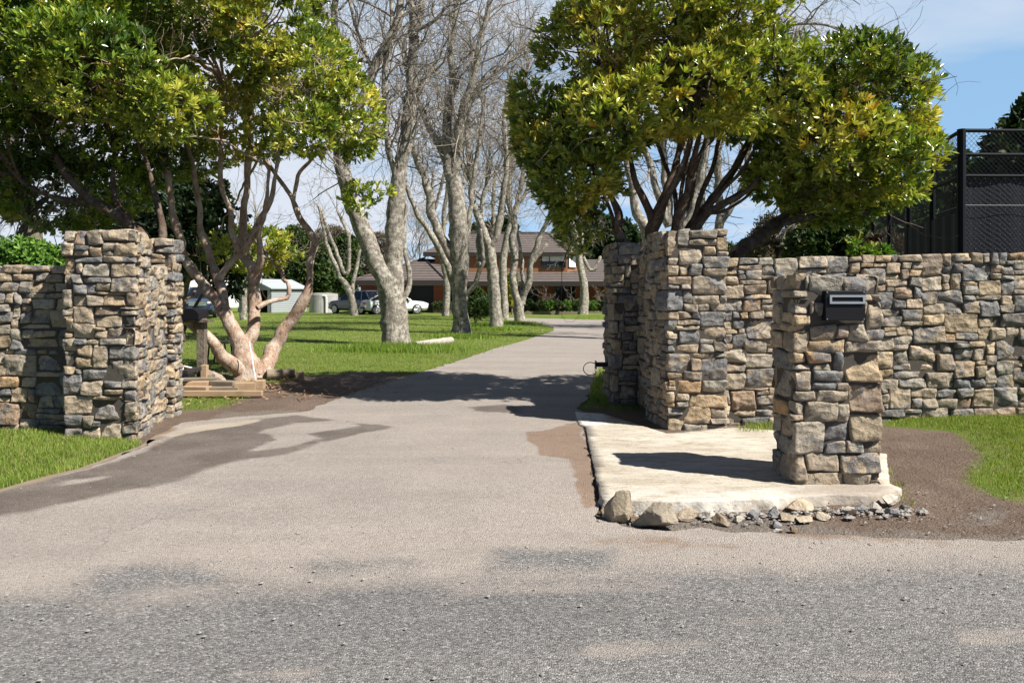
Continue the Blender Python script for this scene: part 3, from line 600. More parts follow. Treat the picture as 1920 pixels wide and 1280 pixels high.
# ------------------------------------------------------------------ branches and leaves
def tube_arrays(pts, rad, n, V, Fq, wob=0.0, seed=0):
    pts = [Vector(p) for p in pts]; b0 = len(V); t0 = (pts[1] - pts[0]).normalized(); u = t0.orthogonal().normalized()
    m = len(pts)
    for i, p in enumerate(pts):
        t = (pts[min(i + 1, m - 1)] - pts[max(i - 1, 0)]).normalized(); u = u - t * u.dot(t); u = u.normalized() if u.length > 1e-6 else t.orthogonal().normalized(); b = t.cross(u)
        for k in range(n):
            a = 6.28318 * k / n; d = u * math.cos(a) + b * math.sin(a); r = rad[i]
            if wob: r *= 1 + wob * mnoise.noise((p + d * r) * 3.2 + Vector((seed, 0, 0))) + wob * .7 * mnoise.noise((p + d * r) * 9 + Vector((seed, 5, 0)))
            q = p + d * r; V.append((q.x, q.y, q.z))
    for i in range(m - 1):
        for k in range(n): Fq.append((b0+i*n+k, b0+i*n+(k+1)%n, b0+(i+1)*n+(k+1)%n, b0+(i+1)*n+k))
    # close the tip with a fan of quads folded flat
    c = len(V); V.append(tuple(pts[-1] + (pts[-1] - pts[-2]).normalized() * rad[-1] * .6))
    for k in range(0, n): Fq.append((b0+(m-1)*n+k, b0+(m-1)*n+(k+1)%n, c, c))
def spline(P, R_, step):
    """Catmull-Rom through points with radii"""
    P = [Vector(p) for p in P]; out, rr = [], []
    for i in range(len(P) - 1):
        p0, p1, p2, p3 = P[max(i-1, 0)], P[i], P[i+1], P[min(i+2, len(P)-1)]; k = max(2, int((p2 - p1).length / step))
        for j in range(k):
            t = j / k; out.append(0.5 * ((2*p1) + (p2-p0)*t + (2*p0-5*p1+4*p2-p3)*t*t + (3*p1-p0-3*p2+p3)*t**3)); rr.append(R_[i]*(1-t)+R_[i+1]*t)
    out.append(P[-1]); rr.append(R_[-1]); return out, rr
def fix_tris(Fq):
    Fq = np.array(Fq, dtype=np.int32).reshape(-1, 4); t = Fq[:, 2] == Fq[:, 3]; return [Fq[~t], Fq[t][:, :3]]
def limbs_from_px(lims, Y, rng, spread=0.6):
    """[(px,py,width px[,dY])...] -> list of (points, radii)"""
    out = []
    for li, L in enumerate(lims):
        off = rng.uniform(-spread, spread); pts = []; rad = []
        for i, q in enumerate(L):
            dyv = q[3] if len(q) > 3 else (0 if li == 0 else off * min(1, i / 3))
            y = Y + dyv; pts.append(W(q[0], q[1], y)); rad.append(q[2] / 2 / F * y)
        out.append((pts, rad))
    return out
def grow(p, d, L, r, lvl, rng, V, Fq, curl=0.52, up=0.06, spread=(0.45, 0.95), kids=(2, 4), minr=0.006):
    n = 5 if L > .5 else 4; pts = [p.copy()]; rr = [r]; d = d.normalized(); q = p.copy()
    for i in range(n):
        d = (d + Vector((rng.uniform(-1, 1), rng.uniform(-1, 1), rng.uniform(-1, 1))) * curl + Vector((0, 0, up))).normalized()
        q = q + d * L / n; pts.append(q.copy()); rr.append(max(minr * .6, r * (1 - 0.55 * (i + 1) / n)))
    tube_arrays(pts, rr, 5 if r > .035 else 3, V, Fq)
    if lvl <= 0: return
    for _ in range(rng.randint(*kids)):
        i = rng.randint(1, n); a = rng.uniform(*spread); b = rng.uniform(0, 6.283); t = (pts[i] - pts[i-1]).normalized(); u = t.orthogonal().normalized(); v = t.cross(u)
        nd = t * math.cos(a) + (u * math.cos(b) + v * math.sin(b)) * math.sin(a)
        grow(pts[i], nd, L * rng.uniform(.5, .82), max(minr, rr[i] * rng.uniform(.5, .72)), lvl - 1, rng, V, Fq, curl, up, spread, kids, minr)
def bare_tree(lims, Y, label, seed, mat='bark_grey', lvl=3, seeds=26, tw=1.0, zmin=2.6, base_flare=True, cat='tree', group='bare trees along the driveway', twr=0.03, name='bare_tree', twigmat='twig', upw=0.06, kids=(2, 4)):
    rng = random.Random(seed); lims = [list(lims[0]) + list(lims[1][1:])] + list(lims[2:]); L = limbs_from_px(lims, Y, rng, 0.9)
    b = L[0][0][0]; gzb = float(gz(b.x, b.y)); root = empty(name, (b.x, b.y, gzb), label, cat, group)
    V, Fq = [], []; V2, F2 = [], []; spots = []
    for li, (pts, rad) in enumerate(L):
        if li == 0:
            pts = [Vector((pts[0].x, pts[0].y, gzb - 0.15))] + pts; rad = [rad[0] * 1.12] + rad
        P_, R_ = spline(pts, rad, max(.12, Y * .006)); 
        for i in range(1, len(P_)):                           # crooked growth
            if R_[i] < .2: P_[i] = P_[i] + Vector([mnoise.noise(P_[i] * 1.7 + Vector((k * 7, seed, 0))) for k in range(3)]) * min(.12, R_[i] * .8)
        tube_arrays(P_, R_, 16 if max(R_) > .12 else 8, V, Fq, 0.2, seed)
        for i in range(2, len(P_)):
            if P_[i].z > zmin: spots.append((P_[i], (P_[i] - P_[i-1]).normalized(), R_[i], i == len(P_) - 1))
    ends = [s for s in spots if s[3]]; rng.shuffle(spots)
    for (p, d, r, e) in ends + spots[:seeds]:
        a = rng.uniform(.3, 1.1) if not e else .2; u = d.orthogonal().normalized(); v = d.cross(u); b_ = rng.uniform(0, 6.283)
        nd = d * math.cos(a) + (u * math.cos(b_) + v * math.sin(b_)) * math.sin(a)
        grow(p, nd, rng.uniform(.9, 1.9) * tw * (1.25 if e else 1), min(r * .7, twr * rng.uniform(.8, 1.3)), lvl, rng, V2, F2, up=upw, kids=kids, minr=0.005 * Y / 25)
    npmesh('trunk', V, fix_tris(Fq), M[mat], root, smooth=True); npmesh('twigs', V2, fix_tris(F2), M[twigmat], root, smooth=True)
    return root

def leaves(centers, axes, nleaf, Lr, wr, rng, tilt=(0.5, 1.25), fold=0.18):
    """rosettes of folded leaves: returns V, F(tri), rosette index per leaf"""
    m = len(centers); idx = np.repeat(np.arange(m), nleaf); n = len(idx)
    ax = axes[idx]; h = np.where(np.abs(ax[:, 2:3]) < .9, [[0, 0, 1]], [[1, 0, 0]]); u = np.cross(ax, h); u /= np.linalg.norm(u, axis=1)[:, None]; v = np.cross(ax, u)
    ph = rng.uniform(0, 6.283, n); th = rng.uniform(tilt[0], tilt[1], n)
    side = u * np.cos(ph)[:, None] + v * np.sin(ph)[:, None]; d = ax * np.cos(th)[:, None] + side * np.sin(th)[:, None]
    nm = ax * np.sin(th)[:, None] - side * np.cos(th)[:, None]; nm += rng.normal(0, .25, (n, 3)); nm -= d * np.sum(nm * d, 1)[:, None]; nm /= np.linalg.norm(nm, axis=1)[:, None]
    w = np.cross(d, nm); L = rng.uniform(*Lr, n)[:, None]; wd = L * rng.uniform(*wr, n)[:, None] * .5
    b = centers[idx] + d * L * .06; cv = nm * L * rng.uniform(-.02, .10, n)[:, None]
    mid = b + d * L * .58 - nm * wd * fold; tip = b + d * L - cv
    def sidev(t, k, sg): return b + d * L * t + w * wd * k * sg + nm * wd * fold * 1.6 - cv * t * t
    V = np.stack([b, sidev(.34, .62, 1), sidev(.70, 1.0, 1), tip, sidev(.70, 1.0, -1), sidev(.34, .62, -1), mid], 1).reshape(-1, 3); k = np.arange(n)[:, None] * 7
    F_ = np.concatenate([k + [[q, 6, (q + 1) % 6]] for q in range(6)])[:, [0, 1, 2]]
    return V, F_, idx
def blob_points(blobs, n, rng, shell=(0.72, 1.04), keep=0.66, gapf=1.1, gap=-0.28):
    """points in the outer shell of a union of ellipsoids (centre, rx, ry, rz) with holes"""
    B = np.array([list(b[0]) + [b[1], b[2], b[3]] for b in blobs]); wt = (B[:, 3] * B[:, 4] + B[:, 4] * B[:, 5] + B[:, 3] * B[:, 5]); wt /= wt.sum()
    out = []; axs = []; tot = 0
    while tot < n:
        k = rng.choice(len(B), size=n, p=wt); d = rng.normal(0, 1, (n, 3)); d /= np.linalg.norm(d, axis=1)[:, None]; rr = rng.uniform(*shell, n)[:, None]
        P = B[k, :3] + d * B[k, 3:] * rr; ok = np.ones(n, bool)
        for j in range(len(B)):
            q = np.linalg.norm((P - B[j, :3]) / B[j, 3:], axis=1); ok &= (q > keep) | (k == j)
        P = P[ok]; d = d[ok]
        g = np.array([mnoise.noise(Vector(p) * gapf) for p in P]) if len(P) else np.zeros(0)
        o2 = g > gap; P = P[o2]; d = d[o2]; out.append(P); axs.append(d); tot += len(P)
    return np.concatenate(out)[:n], np.concatenate(axs)[:n]
def leaf_colors(P, rng, pal, gscale=0.9):
    """pal: [(rgb, weight)]; clumps share a colour through low noise"""
    ws = np.array([p[1] for p in pal], float); cs = np.cumsum(ws) / ws.sum(); g = np.array([mnoise.noise(Vector(p) * gscale) for p in P]) * .55 + .5 + rng.normal(0, .17, len(P))
    return np.array([pal[min(int(np.searchsorted(cs, min(max(x, 0), .999))), len(pal) - 1)][0] for x in g])
def crown(parent, name, blobs, n, nleaf, Lr, wr, pal, seed, mat='leaf', up=0.5, shell=(0.72, 1.04), gap=-0.28, tilt=(0.5, 1.25), keep=.66, gapf=1.1, inner=0.0):
    rng = np.random.RandomState(seed); P, d = blob_points(blobs, n, rng, shell, keep, gapf, gap)
    ax = d + np.array([0, 0, up]) + rng.normal(0, .35, d.shape); ax /= np.linalg.norm(ax, axis=1)[:, None]
    rc = leaf_colors(P, rng, pal); V, F_, idx = leaves(P, ax, nleaf, Lr, wr, rng, tilt)
    c = rc[idx] * rng.uniform(.75, 1.25, (len(idx), 1)); c = np.repeat(np.clip(c, 0, 1), 7, axis=0)
    return npmesh(name, V, [F_], M[mat], parent, colr=c, smooth=False), P
def PB(px, py, Y, rx, ry=None, rz=None):                 # ellipsoid by photo place, radii in photo pixels at that depth
    s = Y / F; return (tuple(W(px, py, Y)), rx * s, (ry if ry is not None else rx) * s, (rz if rz is not None else rx) * s)
def leafy_tree(name, lims, Y, blobs, n, label, seed, pal, mat='bark_red', nleaf=9, Lr=(.075, .155), wr=(.22, .34), link=True, cat='tree', group=None, seeds=40, tilt=(0.25, 1.05), gap=-.26, lmat='leaf', twiglen=(.5, 1.1)):
    rng = random.Random(seed); L = limbs_from_px(lims, Y, rng, .55); b = L[0][0][0]; gzb = float(gz(b.x, b.y)); root = empty(name, (b.x, b.y, gzb), label, cat, group)
    V, Fq = [], []; nodes = []
    for li, (pts, rad) in enumerate(L):
        P_, R_ = spline(pts, rad, .07); 
        for i in range(1, len(P_)): P_[i] = P_[i] + Vector([mnoise.noise(P_[i] * 3.1 + Vector((k * 7, seed, 0))) for k in range(3)]) * min(.04, R_[i] * .5)
        tube_arrays(P_, R_, 16 if max(R_) > .07 else 9, V, Fq, .30, seed); nodes += [(p, r) for p, r in zip(P_, R_)]
    npmesh('trunk', V, fix_tris(Fq), M[mat], root, smooth=True)
    o, P = crown(root, 'crown', blobs, n, nleaf, Lr, wr, pal, seed, lmat, gap=gap, tilt=tilt, up=.75)
    # limbs reaching from the stems into each part of the crown
    V2, F2 = [], []; ends = [pts[-1] for pts, _ in L]; er = [rad[-1] for _, rad in L]
    r2 = random.Random(seed + 1); tg = [P[r2.randrange(len(P))] for _ in range(seeds)]
    for t_ in tg:
        t_ = Vector(t_); k = min(range(len(ends)), key=lambda i: (ends[i] - t_).length + r2.uniform(0, .5)); a = ends[k]; dd = t_ - a; mid = a + dd * .5 + Vector((r2.uniform(-.2, .2), r2.uniform(-.2, .2), r2.uniform(-.05, .3))) * min(1, dd.length)
        pp, rr = spline([a, mid, t_], [min(er[k], .03), .016, .006], .12)
        for i in range(1, len(pp)): pp[i] = pp[i] + Vector([mnoise.noise(pp[i] * 3.3 + Vector((q * 7, seed, 0))) for q in range(3)]) * .07
        tube_arrays(pp, rr, 5, V2, F2)
        for _ in range(3):
            i = r2.randrange(len(pp) // 3, len(pp)); d = Vector((r2.gauss(0, 1), r2.gauss(0, 1), r2.gauss(.2, 1)))
            grow(pp[i], d, r2.uniform(*twiglen), .010, 1, r2, V2, F2, minr=.004)
    npmesh('branches', V2, fix_tris(F2), M[mat], root, smooth=True)
    return root

GREEN = [((0.055, 0.098, 0.017), 13), ((0.125, 0.19, 0.028), 20), ((0.25, 0.31, 0.045), 26), ((0.42, 0.425, 0.07), 27), ((0.58, 0.52, 0.11), 14), ((0.46, 0.32, 0.04), 1.5)]
DGREEN = [((0.04, 0.08, 0.013), 20), ((0.08, 0.145, 0.018), 25), ((0.17, 0.25, 0.03), 28), ((0.32, 0.37, 0.05), 20), ((0.48, 0.46, 0.08), 7)]
# ---- right evergreen behind the wall
RT = [[(1300, 690, 60), (1290, 560, 50), (1250, 480, 34), (1222, 443, 24), (1227, 416, 20), (1236, 385, 18), (1262, 331, 15), (1276, 269, 12), (1290, 180, 8)],
 [(1227, 420, 18), (1209, 376, 14), (1191, 336, 11), (1178, 280, 8), (1160, 200, 6)],
 [(1270, 500, 22), (1271, 425, 18), (1285, 372, 15), (1298, 313, 12), (1312, 251, 9), (1330, 150, 6)],
 [(1280, 500, 22), (1298, 421, 18), (1330, 380, 16), (1356, 350, 14), (1383, 309, 11), (1406, 269, 9), (1450, 190, 6)],
 [(1285, 480, 20), (1316, 412, 14), (1343, 390, 12), (1388, 367, 10), (1430, 330, 8), (1500, 270, 6)],
 [(1240, 520, 18), (1168, 448, 14), (1159, 403, 11), (1141, 358, 9), (1110, 310, 6)],
 [(1300, 620, 40), (1379, 479, 32), (1424, 448, 28), (1464, 416, 25), (1504, 394, 20), (1567, 367, 14), (1640, 330, 9)],
 [(1464, 418, 16), (1510, 408, 13), (1570, 400, 9), (1640, 395, 6)],
 [(1255, 470, 14), (1268, 400, 11), (1262, 350, 9), (1240, 290, 7), (1215, 220, 5)],
 [(1300, 418, 12), (1312, 370, 10), (1335, 320, 9), (1350, 260, 7), (1380, 180, 5)]]
rY = 10.6
_rs = random.Random(8)
for _L in list(RT[2:6]) + [RT[0][3:], RT[2]]:
    for _k in range(2):
        _o = _rs.uniform(-26, 26); RT.append([(q[0] + _o * (.2 + .8 * n_ / (len(_L) - 1)) + _rs.uniform(-5, 5), q[1] + _rs.uniform(-8, 8), max(4, q[2] * .55)) for n_, q in enumerate(_L)])
RB = [PB(1110, 110, rY, 110, 200, 85), PB(1230, 40, rY, 150, 220, 110), PB(1370, 60, rY, 110, 220, 100), PB(1040, 260, rY, 75, 150, 70), PB(1130, 230, rY - .5, 110, 150, 70), PB(1090, 350, rY + .2, 75, 120, 80),
      PB(1260, 180, rY - .7, 130, 140, 75), PB(1420, 170, rY - .4, 120, 180, 95), PB(1560, 170, rY, 110, 200, 80), PB(1635, 200, rY + .2, 72, 180, 85), PB(1540, 270, rY - .4, 110, 180, 75), PB(1650, 320, rY, 92, 170, 70), PB(1590, 350, rY + .4, 120, 150, 50), PB(1090, 430, rY + .5, 45, 60, 50), PB(1200, 170, rY + 1, 130, 120, 90), PB(1685, 255, rY + .3, 48, 100, 45), PB(1240, -60, rY, 200, 220, 80), PB(1020, 200, rY, 62, 130, 75), PB(1075, 320, rY - .2, 85, 120, 70), PB(1110, 400, rY + .2, 62, 90, 55), PB(1330, 160, rY - .5, 110, 150, 90), PB(1480, 330, rY, 80, 120, 50), PB(1560, 395, rY + .3, 80, 90, 32)]
leafy_tree('evergreen_tree', RT, rY, RB, 11500, 'spreading evergreen tree with dark stems rising behind the right stone wall', 51, GREEN, 'bark_dark', seeds=90, group='broadleaf evergreens at the gate')
# ---- left evergreen, many stemmed with tan bark
LT = [[(462, 716, 58), (466, 695, 50), (455, 650, 34), (438, 620, 27), (421, 583, 24), (402, 560, 22), (382, 532, 20), (345, 481, 16), (340, 450, 15), (322, 397, 13), (319, 356, 12), (304, 277, 10), (290, 200, 7)],
 [(468, 700, 34), (445, 690, 26), (418, 670, 23), (396, 639, 21), (365, 611, 18), (348, 594, 16), (336, 578, 14)],
 [(421, 580, 20), (418, 545, 18), (410, 522, 17), (396, 493, 14), (387, 462, 13), (376, 428, 11), (372, 380, 10), (360, 300, 8), (335, 230, 6)],
 [(412, 524, 14), (430, 498, 13), (445, 474, 13), (435, 434, 11), (432, 400, 10), (414, 340, 9), (415, 240, 8), (420, 150, 6)],
 [(478, 705, 36), (462, 650, 28), (475, 616, 24), (478, 574, 23), (475, 535, 23), (477, 507, 22), (462, 490, 16), (453, 473, 15), (455, 440, 14), (457, 400, 13), (464, 330, 12), (469, 260, 11), (464, 170, 8), (450, 90, 6)],
 [(456, 470, 14), (466, 455, 12), (488, 414, 10), (508, 375, 9), (520, 310, 7), (530, 220, 5)],
 [(482, 578, 10), (500, 568, 9), (520, 562, 9), (538, 558, 9), (543, 545, 8), (540, 530, 7), (533, 525, 6)],
 [(478, 510, 16), (488, 487, 13), (486, 440, 10), (497, 395, 8), (505, 320, 6)],
 [(486, 718, 40), (497, 690, 32), (505, 670, 28), (518, 640, 25), (537, 611, 24), (558, 582, 22), (574, 556, 18), (580, 524, 13), (584, 484, 14), (592, 458, 14), (582, 435, 12), (562, 408, 11), (549, 374, 10), (524, 337, 8), (490, 290, 6)],
 [(550, 378, 8), (556, 345, 8), (562, 322, 7), (590, 290, 6), (610, 230, 5)]]
lY = 13.3
LB = [PB(300, 190, lY - 1.8, 95, 130, 75), PB(200, 90, lY - .6, 150, 220, 100), PB(380, 60, lY - .3, 150, 220, 95), PB(520, 80, lY, 110, 200, 100), PB(600, 150, lY, 70, 160, 90), PB(660, 220, lY - .1, 55, 110, 75), PB(575, 245, lY - 1.0, 62, 70, 48), PB(430, 130, lY + .3, 120, 160, 70), PB(300, -40, lY, 260, 250, 80), PB(480, 10, lY, 140, 220, 70), PB(450, 240, lY + .7, 110, 110, 60), PB(350, 290, lY + 1.2, 70, 90, 45), PB(560, 170, lY + .3, 90, 120, 70), PB(690, 370, lY + .3, 45, 40, 28), PB(470, 470, lY + 2.2, 90, 60, 40)]
leafy_tree('evergreen_tree', LT, lY, LB, 9600, 'many stemmed evergreen tree with bare tan trunks beside the timber pile', 52, GREEN, 'bark_red', seeds=80, Lr=(.085, .16), group='broadleaf evergreens at the gate', gap=-.2)
# ---- dark evergreen further left, leaning trunk above the left pillar
LT2 = [[(330, 640, 34), (300, 520, 30), (262, 440, 26), (215, 400, 22), (170, 375, 18), (120, 320, 13), (80, 240, 9)], [(262, 440, 16), (230, 400, 13), (210, 340, 10), (220, 280, 7)], [(180, 380, 12), (100, 370, 10), (40, 340, 7)], [(300, 520, 18), (305, 430, 14), (290, 360, 10), (270, 290, 7)]]
kY = 11.9
LB2 = [PB(60, 110, kY - .9, 150, 190, 100), PB(190, 130, kY - .8, 120, 190, 95), PB(-80, 130, kY - .8, 150, 200, 120), PB(20, 20, kY - .3, 160, 240, 110), PB(170, 20, kY - .2, 140, 220, 90), PB(60, 250, kY + .7, 150, 120, 90), PB(190, 270, kY + .8, 110, 120, 80), PB(80, 350, kY + 1.0, 130, 110, 60), PB(200, 350, kY + 1.2, 90, 100, 55), PB(-60, 280, kY + .8, 150, 130, 120), PB(280, 290, kY + 1.3, 75, 100, 60), PB(120, 400, kY + 1.2, 100, 80, 30)]
leafy_tree('evergreen_tree', LT2, kY, LB2, 8200, 'dense dark evergreen tree leaning out over the left boundary wall', 53, DGREEN, 'bark_dark', seeds=60, group='broadleaf evergreens at the gate', gap=-.4)

# ---- bare deciduous trees
bare_tree([[(742, 652, 60), (741, 620, 50), (739, 585, 47), (733, 555, 45), (728, 530, 42)],
 [(722, 540, 40), (706, 495, 36), (688, 450, 34), (668, 400, 31), (645, 330, 28), (633, 250, 24), (628, 150, 18), (626, 50, 14), (630, -80, 10)],
 [(742, 610, 34), (739, 575, 38), (737, 540, 40), (738, 480, 36), (740, 430, 34), (743, 380, 32), (752, 300, 27), (765, 220, 24), (775, 140, 21), (778, 60, 18), (768, 0, 14), (750, -90, 10)],
 [(778, 70, 14), (790, 20, 12), (803, -70, 9)], [(640, 300, 18), (668, 220, 17), (694, 150, 17), (722, 84, 17), (747, 40, 15), (752, -60, 12)],
 [(744, 340, 13), (728, 280, 12), (722, 200, 12), (724, 130, 11), (735, 60, 8), (730, -40, 6)], [(755, 570, 12), (768, 520, 10), (758, 445, 8), (762, 380, 6)], [(770, 190, 8), (800, 150, 6), (830, 90, 5)], [(776, 60, 9), (810, 40, 7), (850, 0, 5)], [(700, 130, 8), (670, 60, 6), (650, -20, 5)]],
 21.2, 'nearest bare tree, its thick lichened trunk forked low above the lawn', 61, seeds=110, tw=1.2, zmin=4.2)
bare_tree([[(865, 630, 40), (864, 600, 32), (861, 550, 30), (862, 500, 33), (861, 450, 37), (857, 390, 35), (852, 340, 30)],
 [(851, 345, 22), (841, 312, 20), (838, 235, 17), (850, 150, 14), (844, 94, 12), (854, 30, 9), (850, -60, 7)],
 [(853, 350, 20), (858, 265, 17), (869, 212, 15), (888, 140, 13), (900, 78, 11), (916, 15, 9), (930, -60, 7)],
 [(870, 212, 9), (904, 156, 9), (950, 119, 7), (994, 78, 5)], [(850, 528, 15), (840, 497, 13), (825, 473, 12), (808, 442, 11), (783, 400, 10), (765, 355, 8), (750, 300, 6)],
 [(855, 495, 22), (830, 450, 19), (811, 395, 17), (797, 337, 15), (775, 281, 13), (768, 237, 11), (772, 170, 9), (755, 100, 6)],
 [(845, 320, 14), (818, 262, 13), (792, 208, 12), (779, 175, 10), (765, 120, 8), (740, 60, 6)], [(868, 555, 10), (885, 540, 9), (900, 505, 9), (905, 490, 7), (900, 430, 6)], [(872, 480, 12), (880, 420, 10), (886, 340, 8), (900, 260, 7), (905, 200, 5)]],
 27, 'second bare tree along the drive, its spotted trunk spreading into many limbs', 62, seeds=115, tw=1.3, zmin=4.8)
bare_tree([[(931, 616, 28), (929, 580, 23), (925, 530, 21), (920, 480, 21), (916, 455, 20)], [(916, 462, 15), (900, 425, 14), (888, 380, 13), (884, 330, 12), (876, 260, 10), (880, 170, 8), (890, 80, 6)], [(919, 465, 14), (934, 430, 12), (941, 380, 11), (950, 300, 10), (945, 220, 8), (960, 130, 6)], [(905, 500, 14), (902, 480, 13), (898, 440, 9), (905, 380, 8), (918, 300, 7)], [(884, 330, 8), (850, 290, 6), (835, 230, 5)]],
 32, 'third bare tree along the drive with a dark knot and a forked trunk', 63, seeds=80, tw=1.5, zmin=5)
bare_tree([[(946, 594, 16), (944, 540, 14), (943, 490, 14), (950, 450, 14), (958, 410, 11), (955, 350, 10), (965, 280, 8), (975, 190, 6)], [(945, 480, 9), (935, 440, 8), (925, 380, 7), (930, 310, 5)], [(956, 400, 8), (985, 360, 6), (995, 300, 5)]],
 44, 'slim straight bare tree half hidden behind the third trunk', 64, seeds=30, tw=1.9, zmin=5)
bare_tree([[(975, 605, 24), (973, 585, 19), (972, 565, 19)], [(968, 572, 13), (962, 535, 13), (965, 490, 14), (962, 450, 13), (968, 390, 10), (985, 300, 8), (978, 200, 6), (990, 110, 5)], [(978, 570, 14), (987, 540, 13), (994, 500, 11), (1010, 450, 10), (1022, 420, 8), (1034, 385, 6), (1030, 320, 5)], [(973, 570, 8), (980, 520, 7), (976, 470, 6), (970, 430, 5)], [(1000, 490, 8), (1014, 472, 7), (1026, 457, 5)]],
 38.5, 'twin stemmed bare tree at the bend of the driveway', 65, seeds=60, tw=1.7, zmin=4.6)
bare_tree([[(1093, 587, 22), (1095, 560, 16), (1094, 530, 15), (1088, 500, 13), (1085, 470, 11), (1076, 425, 8), (1060, 395, 6)], [(1093, 525, 9), (1106, 505, 7), (1125, 480, 6)], [(1086, 480, 8), (1092, 440, 6), (1088, 400, 5)]],
 51, 'lone bare tree standing in front of the house veranda', 66, seeds=16, tw=1.6, zmin=5)
bare_tree([[(664, 588, 15), (660, 565, 13), (655, 546, 13), (638, 518, 10), (618, 473, 8), (607, 428, 7), (600, 390, 5)], [(656, 545, 9), (647, 512, 8), (655, 462, 7), (646, 422, 6), (632, 395, 5)], [(660, 552, 8), (668, 500, 7), (675, 470, 5), (680, 430, 4)]],
 50, 'small forked bare tree in front of the slate blue car', 67, seeds=18, tw=1.3, zmin=4.5, lvl=2)
bare_tree([[(459, 606, 13), (458, 570, 11), (457, 520, 10), (460, 470, 9), (450, 420, 7)], [(458, 500, 7), (475, 460, 6), (480, 400, 5)]],
 42, 'thin bare tree on the lawn seen between the tan stems, before the shed', 68, seeds=12, tw=1.3, zmin=4.5, lvl=2)
bare_tree([[(1225, 650, 36), (1222, 560, 32), (1220, 480, 30), (1212, 430, 22), (1195, 390, 18), (1182, 340, 14), (1170, 250, 10), (1160, 120, 7)], [(1222, 470, 20), (1250, 412, 16), (1249, 340, 14), (1247, 250, 12), (1270, 120, 9), (1300, 0, 7)], [(1226, 500, 18), (1290, 405, 15), (1320, 300, 13), (1350, 180, 11), (1390, 80, 9), (1440, 20, 7), (1520, -10, 5)], [(1392, 80, 7), (1450, 55, 6), (1530, 45, 5), (1600, 60, 4)], [(1420, 40, 7), (1400, -40, 6), (1420, -120, 5)], [(1360, 160, 7), (1420, 130, 5), (1480, 110, 4)]],
 24, 'wide bare tree behind the right evergreen, its twigs showing over the top', 69, seeds=70, tw=1.15, zmin=5.5, kids=(2, 3))
bare_tree([[(1330, 622, 26), (1335, 540, 22), (1340, 480, 20), (1350, 400, 16), (1345, 300, 13), (1360, 150, 9), (1350, 0, 6)], [(1338, 490, 14), (1310, 420, 12), (1290, 330, 9), (1280, 200, 6)], [(1345, 430, 12), (1390, 350, 9), (1410, 240, 7), (1440, 100, 5)]],
 31, 'pale bare tree seen between the dark stems of the right evergreen', 74, seeds=60, tw=1.5, zmin=4.5, kids=(2, 3))
bare_tree([[(1500, 625, 24), (1498, 520, 20), (1490, 440, 17), (1470, 340, 13), (1480, 200, 9), (1500, 60, 6)], [(1496, 480, 14), (1530, 400, 11), (1550, 280, 8), (1560, 150, 5)], [(1490, 430, 10), (1450, 350, 8), (1420, 240, 6)]],
 29, 'bare tree behind the right evergreen, mostly hidden by its leaves', 75, seeds=60, tw=1.4, zmin=4.5, kids=(2, 3))
bare_tree([[(835, 594, 14), (838, 540, 12), (830, 470, 10), (835, 380, 8), (845, 280, 6)], [(833, 450, 7), (815, 390, 6), (812, 320, 5)], [(836, 420, 6), (850, 370, 5), (858, 310, 4)]],
 49, 'slim bare tree in the second row behind the spreading trunk', 71, seeds=24, tw=1.8, zmin=7)
bare_tree([[(60, 640, 40), (70, 500, 32), (50, 380, 26), (20, 250, 20), (30, 120, 14), (10, -20, 9)], [(60, 420, 18), (110, 300, 14), (120, 180, 10), (150, 50, 7)], [(40, 340, 14), (-20, 240, 10), (-60, 120, 7)], [(25, 200, 10), (70, 100, 8), (90, 0, 6)]],
 22, 'brown bare tree showing through the leaves at the far left', 72, 'bark_brown', seeds=70, tw=1.3, zmin=2.4, group='bare trees beyond the walls')
bare_tree([[(30, 500, 14), (35, 440, 10), (60, 400, 8), (90, 370, 5)], [(32, 460, 8), (10, 410, 6), (0, 370, 5)], [(34, 450, 8), (70, 430, 6), (110, 410, 5)], [(30, 480, 8), (-30, 420, 6), (-60, 390, 4)], [(33, 470, 8), (50, 420, 6), (40, 360, 4)]],
 13.0, 'twiggy leafless shrub above the left boundary wall', 73, 'bark_brown', seeds=34, tw=.75, zmin=2.0, lvl=3, cat='shrub', group='shrubs behind the walls', name='bare_shrub', twr=.015)

# ------------------------------------------------------------------ background shrubs and trees
def bush(name, label, cat, blobs, n, seed, pal, Lr, group, trunk=None, nleaf=6, mat='leaf_matt', gap=-.35, wr=(.35, .5), up=.3, shell=(.6, 1.05), bark='bark_brown'):
    c = np.mean([b[0] for b in blobs], 0); yb_ = c[1]; z0 = float(gz(c[0], yb_)); root = empty(name, (c[0], yb_, z0), label, cat, group)
    crown(root, 'crown', blobs, n, nleaf, Lr, wr, pal, seed, mat, up=up, gap=gap, shell=shell, keep=.5, gapf=2.2 / max(.6, blobs[0][1]))
    V, Fq = [], []; rg = random.Random(seed); top = max(b[0][2] for b in blobs)
    for b in blobs:
        p = Vector((c[0], yb_, z0 - .1)); q = Vector(b[0]); m_ = p.lerp(q, .5) + Vector((rg.uniform(-.1, .1), 0, 0)); m_.x = p.x * .7 + q.x * .3
        r = (trunk or .03 * max(1, (q.z - p.z))); pp, rr = spline([p, m_, q], [r, r * .75, r * .3], max(.15, (q - p).length / 10)); tube_arrays(pp, rr, 7, V, Fq, .1, seed)
    npmesh('trunk', V, fix_tris(Fq), M[bark], root, smooth=True); return root
BR = [((0.05, 0.12, 0.015), 20), ((0.09, 0.19, 0.025), 40), ((0.15, 0.27, 0.045), 30)]
DK = [((0.012, 0.028, 0.012), 30), ((0.022, 0.045, 0.015), 40), ((0.04, 0.065, 0.02), 30)]
DG = [((0.022, 0.045, 0.012), 30), ((0.04, 0.075, 0.018), 40), ((0.075, 0.105, 0.03), 30)]
